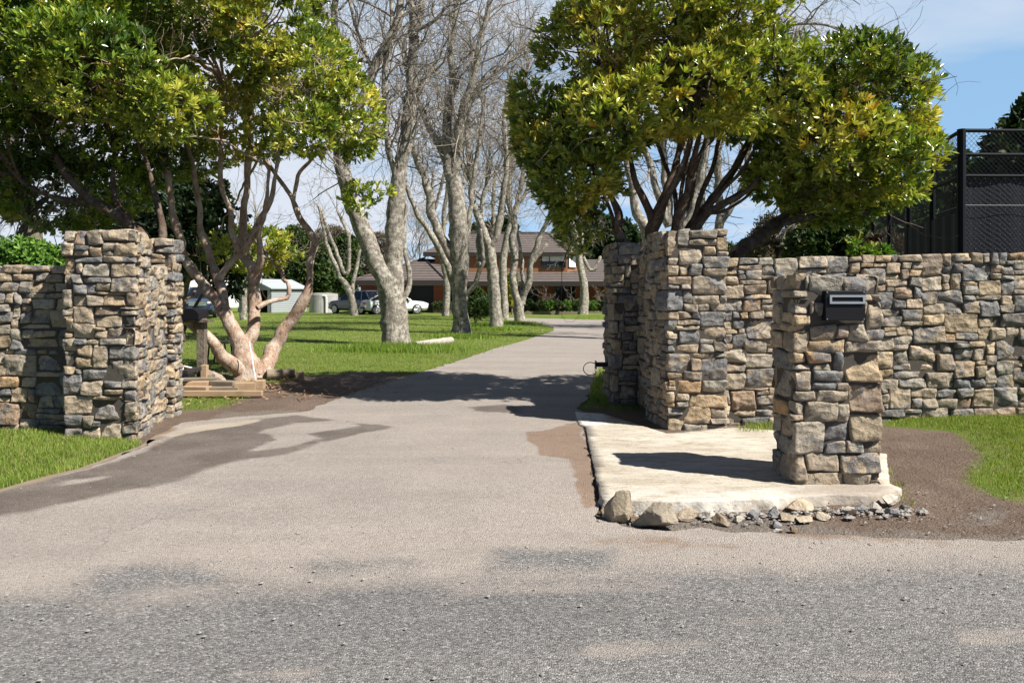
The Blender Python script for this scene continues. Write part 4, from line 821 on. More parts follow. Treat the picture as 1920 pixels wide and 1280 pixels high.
BN = [((0.085, 0.065, 0.045), 30), ((0.12, 0.095, 0.07), 40), ((0.16, 0.13, 0.09), 30)]
SG = 'shrubs behind the walls'; TG = 'trees on the skyline'
bush('green_shrub', 'bright green leafy shrub showing over the left boundary wall', 'shrub', [PB(40, 495, 9.8, 70, 60, 48), PB(95, 500, 9.9, 50, 50, 36), PB(-40, 490, 9.8, 70, 60, 50)], 1500, 81, BR, (.05, .09), SG)
bush('scrub_bush', 'dark bushy undergrowth behind the tan stemmed tree', 'shrub', [PB(300, 420, 24, 110, 90, 90), PB(390, 430, 24, 70, 70, 90), PB(230, 440, 24, 90, 80, 90), PB(420, 500, 26, 40, 50, 60)], 2600, 82, DK, (.16, .28), SG, gap=-.2)
bush('conifer_tree', 'tall dark green conifer behind the pale shed', 'tree', [PB(560, 500, 80, 38, 40, 65), PB(556, 455, 80, 24, 30, 28), PB(590, 510, 80, 32, 35, 55), PB(530, 520, 80, 32, 35, 50)], 3200, 83, DG, (.35, .7), TG, trunk=.25)
bush('conifer_tree', 'dark conifer right of the shed, behind the water tank', 'tree', [PB(635, 510, 84, 36, 40, 62), PB(612, 520, 84, 28, 30, 50), PB(650, 470, 84, 22, 30, 28)], 2600, 84, DG, (.35, .7), TG, trunk=.25)
bush('brown_tree', 'brownish leafless tree crown on the skyline left of the nearest trunk', 'tree', [PB(622, 455, 95, 32, 30, 30), PB(640, 480, 95, 30, 30, 28)], 2600, 85, BN, (.3, .6), TG, trunk=.22, gap=-.15, wr=(.1, .2))
bush('brown_tree', 'reddish brown tree crown on the skyline between the two nearest trunks', 'tree', [PB(712, 470, 95, 28, 28, 32), PB(705, 520, 95, 30, 28, 42), PB(690, 500, 95, 26, 26, 40)], 2600, 86, BN, (.3, .6), TG, trunk=.22, gap=-.15, wr=(.12, .22))
bare_tree([[(787, 590, 5), (787, 530, 4), (787, 490, 3.5), (786, 455, 2.5)], [(787, 510, 3), (777, 480, 2), (772, 460, 1.6)], [(787, 505, 3), (797, 480, 2), (803, 462, 1.6)]], 100, 'distant fine bare tree on the skyline above the garage roof', 87, seeds=36, tw=2.4, zmin=4.5, group=TG, twr=.06, upw=.2)
bush('pine_tree', 'dark pine rising behind the right end of the house roof', 'tree', [PB(1075, 450, 78, 34, 35, 32), PB(1110, 440, 78, 40, 35, 40), PB(1050, 470, 78, 24, 28, 34), PB(1150, 470, 78, 60, 40, 55)], 3600, 88, DK, (.4, .8), TG, trunk=.3)
bush('dark_tree', 'dark tree top just above the house roof between the trunks', 'tree', [PB(905, 470, 82, 40, 35, 50), PB(940, 450, 82, 30, 30, 40)], 1800, 89, DK, (.4, .8), TG, trunk=.3)
bush('green_tree', 'rounded mid green tree behind the long right wall', 'tree', [PB(1580, 455, 22, 70, 60, 50), PB(1530, 470, 22, 50, 50, 50), PB(1620, 480, 22, 50, 50, 60)], 2600, 90, DG, (.14, .26), TG, trunk=.12)
bush('brown_tree', 'pale brown scrubby tree right of the big leaning dark stem', 'tree', [PB(1470, 440, 30, 55, 45, 42), PB(1500, 490, 30, 60, 45, 60), PB(1440, 490, 30, 50, 45, 60)], 2600, 91, BN[1:] + [((0.16, 0.15, 0.07), 30)], (.12, .3), TG, trunk=.12, gap=-.1, wr=(.14, .25))
bush('brown_shrub', 'dry brown shrub in front of the dark court screen', 'shrub', [PB(1660, 470, 16.5, 40, 30, 32), PB(1690, 490, 16.5, 40, 30, 40), PB(1640, 500, 16.5, 40, 30, 40)], 1800, 92, BN, (.08, .18), SG, gap=-.1, wr=(.12, .25))
bush('yellow_shrub', 'young yellow green leafy shoot standing just above the right wall', 'shrub', [PB(1635, 478, 9.6, 36, 25, 14), PB(1610, 470, 9.6, 14, 20, 20)], 60, 93, BR + [((0.25, 0.26, 0.04), 30)], (.07, .13), SG, mat='leaf', gap=-.9)
bush('conifer_tree', 'tall dark tree inside the court fence at the right edge', 'tree', [PB(1930, 330, 17, 85, 70, 110), PB(1900, 420, 17, 80, 70, 90), PB(1960, 240, 17, 60, 50, 60), PB(1990, 400, 17, 90, 70, 130), PB(1840, 430, 18, 60, 60, 70), PB(1870, 360, 18, 50, 50, 60)], 3800, 94, DK, (.14, .3), TG, trunk=.16, gap=-.25)
bush('green_tree', 'dark leafy tree seen through the fence mesh above the receding screen', 'tree', [PB(1740, 400, 24, 60, 50, 70), PB(1700, 440, 24, 60, 50, 70), PB(1790, 380, 24, 60, 50, 90)], 2600, 194, DK + DG, (.16, .3), TG, trunk=.14)
for i, (a, b_, s, lab) in enumerate([(1180, 505, 60, 'dark green tree far behind the right gateway pillar'), (1320, 500, 70, 'far green tree glimpsed between the dark stems'), (1420, 500, 60, 'far olive tree left of the brown scrubby tree'), (420, 520, 40, 'far dark tree left of the pale shed'), (350, 505, 60, 'far dark tree above the caravan')]):
    bush('green_tree', lab, 'tree', [PB(a, b_, 92, s, 40, 50), PB(a - s * .5, b_ + 15, 92, s * .7, 40, 45), PB(a + s * .6, b_ + 10, 92, s * .7, 40, 45)], 2200, 95 + i, DG if i % 2 else DK, (.4, .8), TG, trunk=.25)
# garden plants by the house
bush('yellow_shrub', 'yellow flowering upright shrub beside the house', 'shrub', [PB(957, 545, 52, 9, 9, 30), PB(962, 525, 52, 7, 8, 16)], 700, 111, [((0.35, 0.33, 0.03), 50), ((0.16, 0.22, 0.03), 50)], (.12, .2), 'garden plants by the house', gap=-.5)
bush('garden_shrub', 'olive bushy shrub by the house behind the second trunk', 'shrub', [PB(893, 560, 50, 16, 14, 22), PB(905, 575, 49, 14, 12, 16)], 900, 112, DG, (.12, .22), 'garden plants by the house')
bush('flax_plant', 'dark strappy plant on the lawn beside the second trunk', 'plant', [PB(899, 585, 36, 14, 10, 12), PB(885, 590, 36, 7, 8, 9)], 220, 113, DG, (.3, .5), 'garden plants by the house', wr=(.08, .12), up=1.6)
bush('garden_shrub', 'small green shrub right of the twin stemmed tree', 'shrub', [PB(992, 575, 54, 9, 9, 12), PB(1000, 580, 54, 9, 8, 9)], 500, 114, DG, (.12, .2), 'garden plants by the house')
rg = random.Random(9)
for i, px_ in enumerate((1014, 1030, 1046, 1062, 1080, 1112, 1126)):
    lab = ['low green garden plant, first along the bed edging right of the twin stemmed tree', 'low green garden plant, second along the bed edging before the veranda', 'low pale garden plant in mid bed before the veranda post', 'low green garden plant right of the veranda post', 'low garden plant just left of the lone bare tree', 'low garden plant just right of the lone bare tree', 'low garden plant in the bed nearest the right gateway'][i]
    bush('garden_plant', lab, 'plant', [PB(px_, 572, 53.3, 8, 7, 7), PB(px_ + 5, 575, 53.3, 7, 6, 6)], 240, 120 + i, BR if i % 2 else DG, (.1, .2), 'low plants in the house bed')
for i, px_ in enumerate((1012, 1024, 1070, 1119)):
    bare_tree([[(px_, 580, 1.5), (px_ + 1, 566, 1.2), (px_ - 1, 555, .9)], [(px_ + .5, 572, 1), (px_ + 5, 560, .8)]], 53.6, ['dry brown flower stalks nearest the left end of the bed', 'dry brown flower stalks beside the dark veranda window', 'dry brown flower stalks just left of the lone bare tree', 'dry brown flower stalks right of the lone bare tree'][i], 130 + i, 'bark_brown', lvl=2, seeds=6, tw=.4, zmin=.4, cat='plant', group='dry stalks in the house bed', name='dry_stalks', twr=.02)

# ------------------------------------------------------------------ house
H = empty('house', (0, 60, 0.1), 'brown tiled two storey brick and cedar house at the end of the drive', 'house')
def wq(px, py, Y): return W(px, py, Y)
z0 = 0.05
mb = MB(); a = W(675, 0, 57).x; b = W(812, 0, 57).x; mb.box(a, W(768, 0, 57).x - 1.85, 57.2, 66, z0, 2.45); mb.box(W(813, 0, 57).x, W(840, 0, 57).x, 57.0, 58.6, z0, 2.45); mb.box(W(768, 0, 57).x - 1.85, W(813, 0, 57).x, 57.4, 66, 2.25, 2.45)
mb.box(W(836, 0, 58).x, W(1230, 0, 58).x, 60.2, 68, z0, 3.0); mb.build('brick_wall', M['brick'], H)
mb = MB(); gx0, gx1 = W(768, 0, 57).x - 1.85, W(813, 0, 57).x; mb.box(gx0, gx1, 57.35, 57.45, z0, 2.25)
for k in range(1, 4): mb.box(gx0, gx1, 57.33, 57.35, z0 + k * .55, z0 + k * .55 + .03)
mb.build('garage_door', M['garage'], H)
ux0, ux1 = W(815, 0, 60).x, W(1064, 0, 60).x
mb = MB(); mb.prism([(ux0, 60.05, 2.6), (ux1, 60.05, 2.6), (ux1 + 1.1, 61.4, 2.6), (ux1 + 1.1, 68, 2.6), (ux0, 68, 2.6)], (0, 0, 2.1)); mb.build('cedar_wall', M['cedar'], H)
# roofs: sloping slabs with thickness, fascias
def slab_roof(mb, pts, th=.12): mb.prism([Vector(p) for p in pts], (0, 0, th))
mb = MB()
eL = W(666, 529, 56.4); eR = W(836, 529, 56.2); ap = W(795, 488, 60.5); eL.z = eR.z = 2.38
rb = Vector((ap.x, 68, ap.z)); lbk = Vector((eL.x, 70, 2.38)); rbk = Vector((eR.x, 63, 2.38))
slab_roof(mb, [eL, eR, ap]); slab_roof(mb, [eR, Vector((eR.x, 62.5, 2.38)), Vector((ap.x + 4.5, 62.5, ap.z)), ap]); slab_roof(mb, [eL, ap, rb, lbk])
mb.build('garage_roof', M['roof'], H)
mb = MB(); vx0, vx1 = W(838, 0, 58).x, W(1240, 0, 58).x
slab_roof(mb, [(vx0, 56.6, 2.30), (vx1, 56.6, 2.30), (vx1, 60.1, 3.06), (vx0, 60.1, 3.06)]); slab_roof(mb, [(ux1 + .1, 60.1, 3.06), (vx1, 60.1, 3.06), (vx1, 66, 4.3), (ux1 + 1.2, 66, 4.3)]); mb.build('veranda_roof', M['roof'], H)
mb = MB(); ez = 4.62; ue0, ue1 = W(792, 0, 59.3).x, W(1068, 0, 59.3).x; rz_ = 6.35; r0_, r1_ = ue0 + 3.0, W(1028, 0, 63).x
slab_roof(mb, [(ue0, 59.75, ez), (ue1, 59.75, ez), (r1_, 63.5, rz_), (r0_, 63.5, rz_)]); slab_roof(mb, [(ue1, 59.75, ez), (ue1 + 1.7, 60.8, ez), (ue1 + 1.7, 68, ez), (r1_, 63.5, rz_)]); slab_roof(mb, [(ue0, 59.75, ez), (r0_, 63.5, rz_), (ue0, 68, ez)]); slab_roof(mb, [(r0_, 63.5, rz_), (r1_, 63.5, rz_), (ue1 + 1.7, 68, ez), (ue0, 68, ez)])
mb.build('main_roof', M['roof'], H)
mb = MB(); mb.tube([eL + Vector((0, 0, .14)), ap + Vector((0, 0, .14)), eR + Vector((0, 0, .14))], .11, 6); mb.build('ridge_tiles', M['roof'], H)
mb = MB(); mb.tube([(r1_, 63.5, rz_ + .14), (ue1, 59.75, ez + .14)], .11, 6); mb.tube([(r0_, 63.5, rz_ + .14), (r1_, 63.5, rz_ + .14)], .11, 6); mb.build('ridge_tiles', M['roof'], H)
mb = MB(); mb.box(ue0, ue1, 59.67, 59.745, ez - .22, ez + .1); mb.box(vx0, vx1, 56.5, 56.595, 2.06, 2.40); mb.box(eL.x, eR.x, 56.1, 56.19, 2.1, 2.48); mb.box(ue0, ue1 - .3, 59.75, 60.04, ez - .08, ez - .01); mb.box(eL.x, eR.x, 56.2, 57.19, 2.28, 2.37); mb.build('fascia', M['fascia'], H)
def window(x0, y0, x1, y1, Y, blind=0.0, mull=()):
    a = W(x0, y1, Y); b = W(x1, y0, Y); m_ = MB(); t = .06
    m_.box(a.x, b.x, Y - .06, Y + .02, a.z, a.z + t); m_.box(a.x, b.x, Y - .06, Y + .02, b.z - t, b.z); m_.box(a.x, a.x + t, Y - .06, Y + .02, a.z + t, b.z - t); m_.box(b.x - t, b.x, Y - .06, Y + .02, a.z + t, b.z - t)
    for k in mull: xx = a.x + (b.x - a.x) * k; m_.box(xx - .03, xx + .03, Y - .05, Y + .02, a.z + t, b.z - t)
    f = m_.build('window', M['frame'], H); m_ = MB(); m_.box(a.x + t, b.x - t, Y - .02, Y, a.z + t, b.z - t); m_.build('pane', M['glass'], f)
    if blind: m_ = MB(); m_.box(a.x + t, b.x - t, Y - .035, Y - .022, b.z - t - (b.z - a.z) * blind, b.z - t); m_.build('blind', M['curtain'], f)
    return f
window(1015, 478, 1061, 502, 59.98, .42, (.33,))
f = MB(); c0 = Vector((ux1 + .06, 60.08, 0)); d_ = Vector((1.1, 1.35, 0)).normalized(); nrm_ = Vector((d_.y, -d_.x, 0))
def sidebox(m_, s0, s1, za_, zb_, o0, o1): m_.prism([c0 + d_ * s0 + nrm_ * o0 + Vector((0, 0, za_)), c0 + d_ * s1 + nrm_ * o0 + Vector((0, 0, za_)), c0 + d_ * s1 + nrm_ * o1 + Vector((0, 0, za_)), c0 + d_ * s0 + nrm_ * o1 + Vector((0, 0, za_))], (0, 0, zb_ - za_))
za_, zb_ = W(0, 502, 60).z, W(0, 478, 60).z
sidebox(f, -.02, 1.0, za_, zb_, 0, .05); fo = f.build('window', M['frame'], H); f = MB(); sidebox(f, .06, .94, za_ + .06, zb_ - .06, .052, .06); f.build('curtain', M['curtain'], fo)
window(1043, 536, 1078, 582, 60.15, 0, (.5,)); window(845, 536, 862, 572, 60.15, 0); window(985, 540, 1008, 582, 60.15, 0)
for q in (1040, 1130): mb = MB(); c = W(q, 0, 57.2).x; mb.box(c - .06, c + .06, 57.1, 57.22, z0, 2.3); mb.build('veranda_post', M['fascia'], H)
mb = MB(); mb.box(W(812, 0, 56).x, W(848, 0, 56).x, 55.8, 56.4, 0.05, .72); hd = None
hed = empty('clipped_hedge', (W(830, 0, 56).x, 56, .1), 'low clipped box hedge below the brick pier of the house', 'hedge')
hb = [PB(q, 574, 56, 6, 9, 9) for q in range(816, 848, 4)]; crown(hed, 'foliage', hb, 1500, 5, (.06, .12), (.4, .6), DG + BN[:1], 140, 'leaf_matt', gap=-.9, shell=(.5, 1.0), keep=.2)
mb.build('inner_growth', M['bark_brown'], hed)
mb = MB(); p = W(878, 584, 50); mb.tube([(p.x, p.y, .1), (p.x, p.y, .75), (p.x, p.y, .8)], [.2, .3, .33], 14); tag(mb.build('plant_pot', M['terracotta'], bevel=0), 'terracotta pot standing beside the second trunk near the house', 'pot')
mb = MB()
for k in range(60):
    x = W(985, 0, 52.5).x + k * .115; mb.box(x, x + .1, 52.45 + rg.uniform(-.02, .02), 52.6, 0.0, .30 + rg.uniform(-.03, .05))
tag(mb.build('garden_edging', M['wood_old']), 'low weathered timber edging along the house flower bed', 'edging')

# ------------------------------------------------------------------ shed, tank, caravan, cars
S = empty('shed', (-19, 58, .1), 'pale blue grey gabled shed with an open dark doorway', 'shed')
sa = W(446, 0, 58).x; sb_ = W(524, 0, 58).x; sw = sb_ - sa; ang = R(-24); o_ = Vector((sa, 58, .05)); ex = Vector((math.cos(ang), math.sin(ang), 0)) * (sw / math.cos(ang) * .92); ey = Vector((-math.sin(ang), math.cos(ang), 0)) * 4.0
ev_ = Vector((0, 0, 1.85)); pk = Vector((0, 0, 2.5))
mb = MB(); dl, dr = .50, .90
def gq(t, z): return o_ + ex * t + Vector((0, 0, z))
def gh(t): return 1.85 + .65 * (1 - abs(t - .5) * 2)
th_ = ey.normalized() * .08
mb.prism([gq(0, 0), gq(dl, 0), gq(dl, gh(dl)), gq(0, gh(0))], th_); mb.prism([gq(dr, 0), gq(1, 0), gq(1, gh(1)), gq(dr, gh(dr))], th_); mb.prism([gq(dl, 1.72), gq(dr, 1.72), gq(dr, gh(dr)), gq(dl, gh(dl))], th_)
mb.prism([gq(1, 0), gq(1, 0) + ey, gq(1, 1.85) + ey, gq(1, 1.85)], -ex.normalized() * .08); mb.prism([gq(0, 0), gq(0, 0) + ey, gq(0, 1.85) + ey, gq(0, 1.85)], ex.normalized() * .08); mb.prism([gq(0, 0) + ey, gq(1, 0) + ey, gq(1, 1.85) + ey, gq(.5, 2.5) + ey, gq(0, 1.85) + ey], th_)
mb.build('wall', M['shed'], S)
mb = MB(); e1 = ex.normalized() * .2; e2 = ey.normalized() * .2
mb.prism([gq(0, 1.80) - e1 - e2, gq(.5, 2.5) - e2, gq(.5, 2.5) + ey + e2, gq(0, 1.80) - e1 + ey + e2], (0, 0, .06)); mb.prism([gq(1, 1.80) + e1 - e2, gq(.5, 2.5) - e2, gq(.5, 2.5) + ey + e2, gq(1, 1.80) + e1 + ey + e2], (0, 0, .06)); mb.build('roof', M['shed_roof'], S)
mb = MB(); mb.prism([gq(.52, .02) + ey * .5, gq(.88, .02) + ey * .5, gq(.88, 1.6) + ey * .5, gq(.52, 1.6) + ey * .5], th_); mb.build('doorway_shade', M['dark_hole'], S)  # near-black sheet added inside the open doorway as painted shade
T = empty('water_tank', (W(607, 0, 57).x, 57, .1), 'round weathered grey concrete water tank with a white pipe', 'tank')
mb = MB(); c = W(607, 0, 57.5); mb.tube([(c.x, 57.5, .0), (c.x, 57.5, 1.42), (c.x, 57.5, 1.50)], [1.05, 1.05, .98], 36); mb.build('tank_body', M['tank'], T)
mb = MB(); mb.tube([(c.x, 57.5, 1.5), (c.x, 57.5, 1.56)], [1.02, .5], 36); mb.build('lid', M['concrete'], T)
mb = MB(); mb.tube([(c.x + .12, 56.5, 1.36), (c.x + .42, 56.42, 1.34), (c.x + .48, 56.40, 1.2), (c.x + .48, 56.4, .1)], .05, 8); mb.build('pipe', M['white'], T)
CV = empty('caravan', (W(385, 0, 51).x, 52, .1), 'white rounded caravan parked behind the dark navy vehicle', 'caravan')
mb = MB(); x0, x1 = W(352, 0, 51).x, W(406, 0, 51).x; zt_ = W(0, 524, 51).z
prof = [(51, .45), (50.95, 1.2), (51.1, zt_ - .4), (51.35, zt_ - .08), (51.8, zt_), (55, zt_), (55.3, zt_ - .3), (55.3, .45)]
mb.prism([(x0, y, z) for y, z in prof], (x1 - x0, 0, 0)); mb.build('body', M['white'], CV, bevel=.12)
mb = MB(); mb.box(x0 + .35, x1 - .35, 50.93, 51.02, 1.25, 1.75); mb.build('window', M['glass'], CV)
for xx in (x0 + .05, x1 - .25): mb = MB(); mb.tube([(xx, 53.2, .42), (xx + .2, 53.2, .42)], .33, 18); mb.build('wheel', M['tyre'], CV)

def car(name, label, loc, rz, paint, kind='suv', group='parked cars by the house', back='suv'):
    """nose towards local -y"""
    r = empty(name, loc, label, 'car', group, rz); hw = .92; Ln = 4.55
    hood, belt, top = (.98, 1.0, 1.66) if kind == 'suv' else (.92, .95, 1.50)
    if kind == 'ute': hood, belt, top = 1.14, 1.18, 1.82
    # lower body, lofted along y: (y, zlow, zhigh, half width)
    st = [(-2.28, .42, .72, .70), (-2.2, .30, hood - .14, .84), (-1.9, .26, hood - .05, .90), (-1.1, .24, hood + .02, hw), (-.2, .24, belt, hw), (1.2, .24, belt + .04, hw), (1.95, .28, belt + .04, .89), (2.2, .36, belt - .02, .84), (2.27, .5, belt - .22, .74)]
    V, Fc = [], []
    sec = lambda y, a, b, h: [(-h * .86, y, a), (-h, y, a + .16), (-h * 1.0, y, (a + b) / 2 + .06), (-h * .95, y, b - .04), (-h * .82, y, b), (0, y, b + .025), (h * .82, y, b), (h * .95, y, b - .04), (h, y, (a + b) / 2 + .06), (h, y, a + .16), (h * .86, y, a)]
    for s in st: V += sec(*s)
    k = 11
    for i in range(len(st) - 1):
        for j in range(k - 1): Fc.append((i*k+j, i*k+j+1, (i+1)*k+j+1, (i+1)*k+j))
        Fc.append((i*k+k-1, i*k, (i+1)*k, (i+1)*k+k-1))
    m_ = MB(); m_.add(V, Fc + [tuple(range(k)), tuple(range((len(st)-1)*k, len(st)*k))])
    # roof and pillars
    y_ws, y_r0, y_r1, y_bk = -1.05, -.25, (1.55 if kind == 'suv' else 1.0), (2.12 if kind == 'suv' else 1.95)
    rw = .66; 
    m_.add([(-rw, y_r0, top - .05), (rw, y_r0, top - .05), (rw, y_r1, top - .06), (-rw, y_r1, top - .06), (-rw * .9, y_r0 + .1, top), (rw * .9, y_r0 + .1, top), (rw * .9, y_r1 - .1, top - .01), (-rw * .9, y_r1 - .1, top - .01)], [(0,1,5,4),(1,2,6,5),(2,3,7,6),(3,0,4,7),(4,5,6,7),(3,2,1,0)])
    for sx in (-1, 1):
        for (ya, za, yb2, zb2) in ((y_ws, belt, y_r0, top - .03), (.45, belt, .45, top - .03), (y_bk, belt, y_r1, top - .03), (y_r1 - .25, belt, y_r1 - .4, top - .03)): m_.tube([(sx * .83, ya, za), (sx * (rw + .005), yb2, zb2)], .045, 5)
    m_.build('body', M[paint], r, smooth=False, local=True)
    m_ = MB(); m_.add([(-.82, y_ws, belt), (.82, y_ws, belt), (.82, y_bk, belt), (-.82, y_bk, belt), (-rw, y_r0, top - .06), (rw, y_r0, top - .06), (rw, y_r1, top - .07), (-rw, y_r1, top - .07)], [(0,1,5,4),(1,2,6,5),(2,3,7,6),(3,0,4,7)]); m_.build('windows', M['glass'], r, local=True)
    for y in (-1.42, 1.40):
        for sx in (-1, 1):
            m_ = MB(); m_.tube([(sx * .74, y, .34), (sx * .95, y, .34)], .345, 24); wh = m_.build('wheel', M['tyre'], r, local=True, bevel=.03)
            m_ = MB(); m_.tube([(sx * .952, y, .34), (sx * .962, y, .34)], [.25, .23], 20); 
            for q in range(5): an = q * 1.2566; m_.tube([(sx * .966, y, .34), (sx * .966, y + .22 * math.cos(an), .34 + .22 * math.sin(an))], .028, 5)
            m_.build('rim', M['rim'], wh, local=True)
    for sx in (-1, 1):
        m_ = MB(); m_.box(min(sx * .5, sx * .83), max(sx * .5, sx * .83), -2.27, -2.12, hood - .30, hood - .17); m_.build('headlight', M['lamp_white'], r, local=True, bevel=.02)
        m_ = MB(); m_.box(min(sx * .55, sx * .86), max(sx * .55, sx * .86), 2.12, 2.26, belt - .28, belt - .10); m_.build('tail_light', M['lamp_red'], r, local=True, bevel=.02)
        m_ = MB(); m_.box(min(sx * .88, sx * 1.04), max(sx * .88, sx * 1.04), -.95, -.78, belt, belt + .14); m_.build('mirror', M[paint], r, local=True, bevel=.03)
    m_ = MB(); m_.box(-.48, .48, -2.31, -2.2, hood - .42, hood - .16)
    for q in range(3): m_.box(-.5, .5, -2.325, -2.3, hood - .40 + q * .09, hood - .375 + q * .09)
    m_.build('grille', M['steel'] if kind == 'ute' else M['black'], r, local=True)
    for bb in ((-2.30, -2.15, .36, .50), (2.15, 2.30, .40, .52)): m_ = MB(); m_.box(-.8, .8, *bb); m_.build('bumper', M['black'], r, local=True, bevel=.02)
    m_ = MB(); m_.box(-.26, .26, 2.27, 2.30, .62, .74); m_.build('number_plate', M['white'], r, local=True)
    return r
car('parked_car', 'slate blue sport utility car parked left of the thick forked trunk', (W(668, 0, 54).x, 54.6, .08), R(180 + 52), 'car_blue')
car('parked_car', 'white car half hidden behind the thick forked trunk', (W(736, 0, 53).x, 53.6, .08), R(180 - 68), 'car_white', 'hatch')
car('parked_car', 'dark navy vehicle facing the gate beside the left inner pillar', (W(362, 0, 45).x, 46.5, .1), R(14), 'car_navy', 'ute')

# ------------------------------------------------------------------ court fence
FE = empty('chain_link_fence', (6.73, 11.5, .2), 'tall black chain link court fence with dark screen cloth at the right', 'fence')
cF = Vector((6.73, 11.5)); eR2 = Vector((12.5, 11.65)); eB = Vector((8.0, 17.0)); ztF = 4.02
def along(a, b, n): return [a.lerp(b, i / n) for i in range(n + 1)]
for p in along(cF, eR2, 2) + along(cF, eB, 4)[1:]: mb = MB(); mb.tube([(p.x, p.y, -.2), (p.x, p.y, ztF + .02)], .045 if p != cF else .06, 10); mb.build('post', M['fence'], FE)
for (a, b) in ((cF, eR2), (cF, eB)):
    for z in (ztF, 3.66, 3.34): 
        mb = MB(); mb.tube([(a.x, a.y, z), (b.x, b.y, z)], .03, 8); mb.build('rail', M['fence'], FE)
    mb = MB(); mb.tube([(a.x, a.y - .04, 2.9), (b.x, b.y - .04, 2.9)], .003, 5); mb.build('tension_wire', M['wire_and_glint'], FE)
for (a, b, nm_) in ((cF, eR2, 0), (cF, eB, 1)):
    d = (b - a); L = d.length; d.normalize(); H_ = ztF - .1; n2 = Vector((d.y, -d.x)) * .02; V = []; Fq = []
    st_ = .075; k = -int(H_ / st_)
    t = -H_
    while t < L:
        for sgn in (1, -1):
            s0, s1 = t, t + H_; za, zb2 = (.1, ztF) if sgn > 0 else (ztF, .1)
            if s0 < 0: za += (zb2 - za) * (-s0 / H_); s0 = 0
            if s1 > L: zb2 = za + (zb2 - za) * ((L - s0) / (s1 - s0)); s1 = L
            p0, p1 = a + d * s0 + n2, a + d * s1 + n2; tube_arrays([(p0.x, p0.y, za), (p1.x, p1.y, zb2)], [.0028, .0028], 3, V, Fq)
        t += st_
    npmesh('wire_mesh', V, fix_tris(Fq), M['wire'], FE, smooth=False)
# screen cloth behind the mesh, hung from the middle rail down
for (a, b, zc_, f1) in ((cF, eR2, 3.30, 1.0), (cF, eB, 2.8, .52)):
    b2 = a.lerp(b, f1); d = (b2 - a).normalized(); n2 = Vector((d.y, -d.x)); mb = MB(); L = (b2 - a).length; nsg = 30
    for i in range(nsg):
        p = a.lerp(b2, i / nsg); q = a.lerp(b2, (i + 1) / nsg); w1 = -.03 - .015 * math.sin(i * 1.3); w2 = -.03 - .015 * math.sin((i + 1) * 1.3)
        p = p + n2 * w1; q = q + n2 * w2; mb.prism([(p.x, p.y, .1), (q.x, q.y, .1), (q.x, q.y, zc_), (p.x, p.y, zc_)], (n2.x * -.006, n2.y * -.006, 0))
    mb.build('screen_cloth', M['cloth'], FE)
V = []; Fq = []  # pale grey dots on the mesh, painting sun glints at wire crossings
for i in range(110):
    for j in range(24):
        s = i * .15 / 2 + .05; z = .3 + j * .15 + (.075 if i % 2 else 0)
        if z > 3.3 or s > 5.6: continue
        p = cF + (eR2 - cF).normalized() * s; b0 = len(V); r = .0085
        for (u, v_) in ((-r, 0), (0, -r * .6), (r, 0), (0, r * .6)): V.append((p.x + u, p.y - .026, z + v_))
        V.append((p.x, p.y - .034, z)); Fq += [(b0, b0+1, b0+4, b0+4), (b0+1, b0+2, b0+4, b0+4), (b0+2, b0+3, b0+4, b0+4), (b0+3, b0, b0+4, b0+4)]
npmesh('mesh_glints', V, fix_tris(Fq), M['wire_and_glint'], FE)

# ------------------------------------------------------------------ rocks, timber, odds and ends
def m_rock():
    t = NT('broken_rock'); a = t.attr('Col', 'Color'); n = t.noise(9, 6, .65, dist=.5); n2 = t.noise(50, 4, .7); c = t.mix(.8, a, t.ramp(n, (.3, (.6, .58, .55)), (.7, (1.25, 1.22, 1.18))), 'MULTIPLY'); c = t.mix(.5, c, t.ramp(n2, (.3, (.75,) * 3), (.7, (1.2,) * 3)), 'MULTIPLY')
    return t.done(c, .9, t.bump(t.math('ADD', n, n2), .7, .02), .2)
M['rock'] = m_rock()
def rock(name, px, py, wpx, hpx, colr, label, seed, group, dpx=None, sink=.2, cat='rock', z=None, peak=0.0):
    rng = random.Random(seed); x, y = G(px, py + 8); zg = float(gz(x, y)) if z is None else z; s = y / F; wx, hz_, dz_ = wpx * s / 2, hpx * s, (dpx or wpx * .8) * s / 2
    bm = bmesh.new(); bmesh.ops.create_icosphere(bm, subdivisions=4, radius=1.0)
    pl = [(Vector((rng.gauss(0, 1), rng.gauss(0, 1), rng.gauss(0.2, 1))).normalized(), rng.uniform(.30, .62)) for _ in range(13)]; off = Vector((seed, seed * .7, 0))
    for v in bm.verts:
        c = v.co.copy()
        for n, d in pl:
            e = c.dot(n) - d
            if e > 0: c -= n * e * .98
        c += c.normalized() * (.05 * mnoise.noise(c * 2 + off) + .03 * mnoise.noise(c * 7 + off)); v.co = c
    if peak:
        for v in bm.verts: t_ = min(1, max(0, (v.co.z + .4) / 1.1)); v.co.x = v.co.x * (1 - peak * t_) + .25 * t_ * peak; v.co.y *= 1 - peak * .7 * t_
    mx_ = max(abs(v.co.x) for v in bm.verts); my_ = max(abs(v.co.y) for v in bm.verts); z1 = max(v.co.z for v in bm.verts); zl = min(v.co.z for v in bm.verts)
    for v in bm.verts: v.co = Vector((v.co.x / mx_ * wx, v.co.y / my_ * dz_, (v.co.z - zl) / (z1 - zl) * hz_ * (1 + sink) - hz_ * sink))
    me = bpy.data.meshes.new(name); bm.to_mesh(me); bm.free(); at_ = me.color_attributes.new('Col', 'FLOAT_COLOR', 'POINT'); at_.data.foreach_set('color', np.tile(np.array(colr + (1,), np.float32), len(me.vertices)))
    me.materials.append(M['rock'])
    o = bpy.data.objects.new(name, me); col.objects.link(o); o.location = (x, y, zg); o.rotation_euler = (0, 0, rng.uniform(-.4, .4)); return tag(o, label, cat, group)
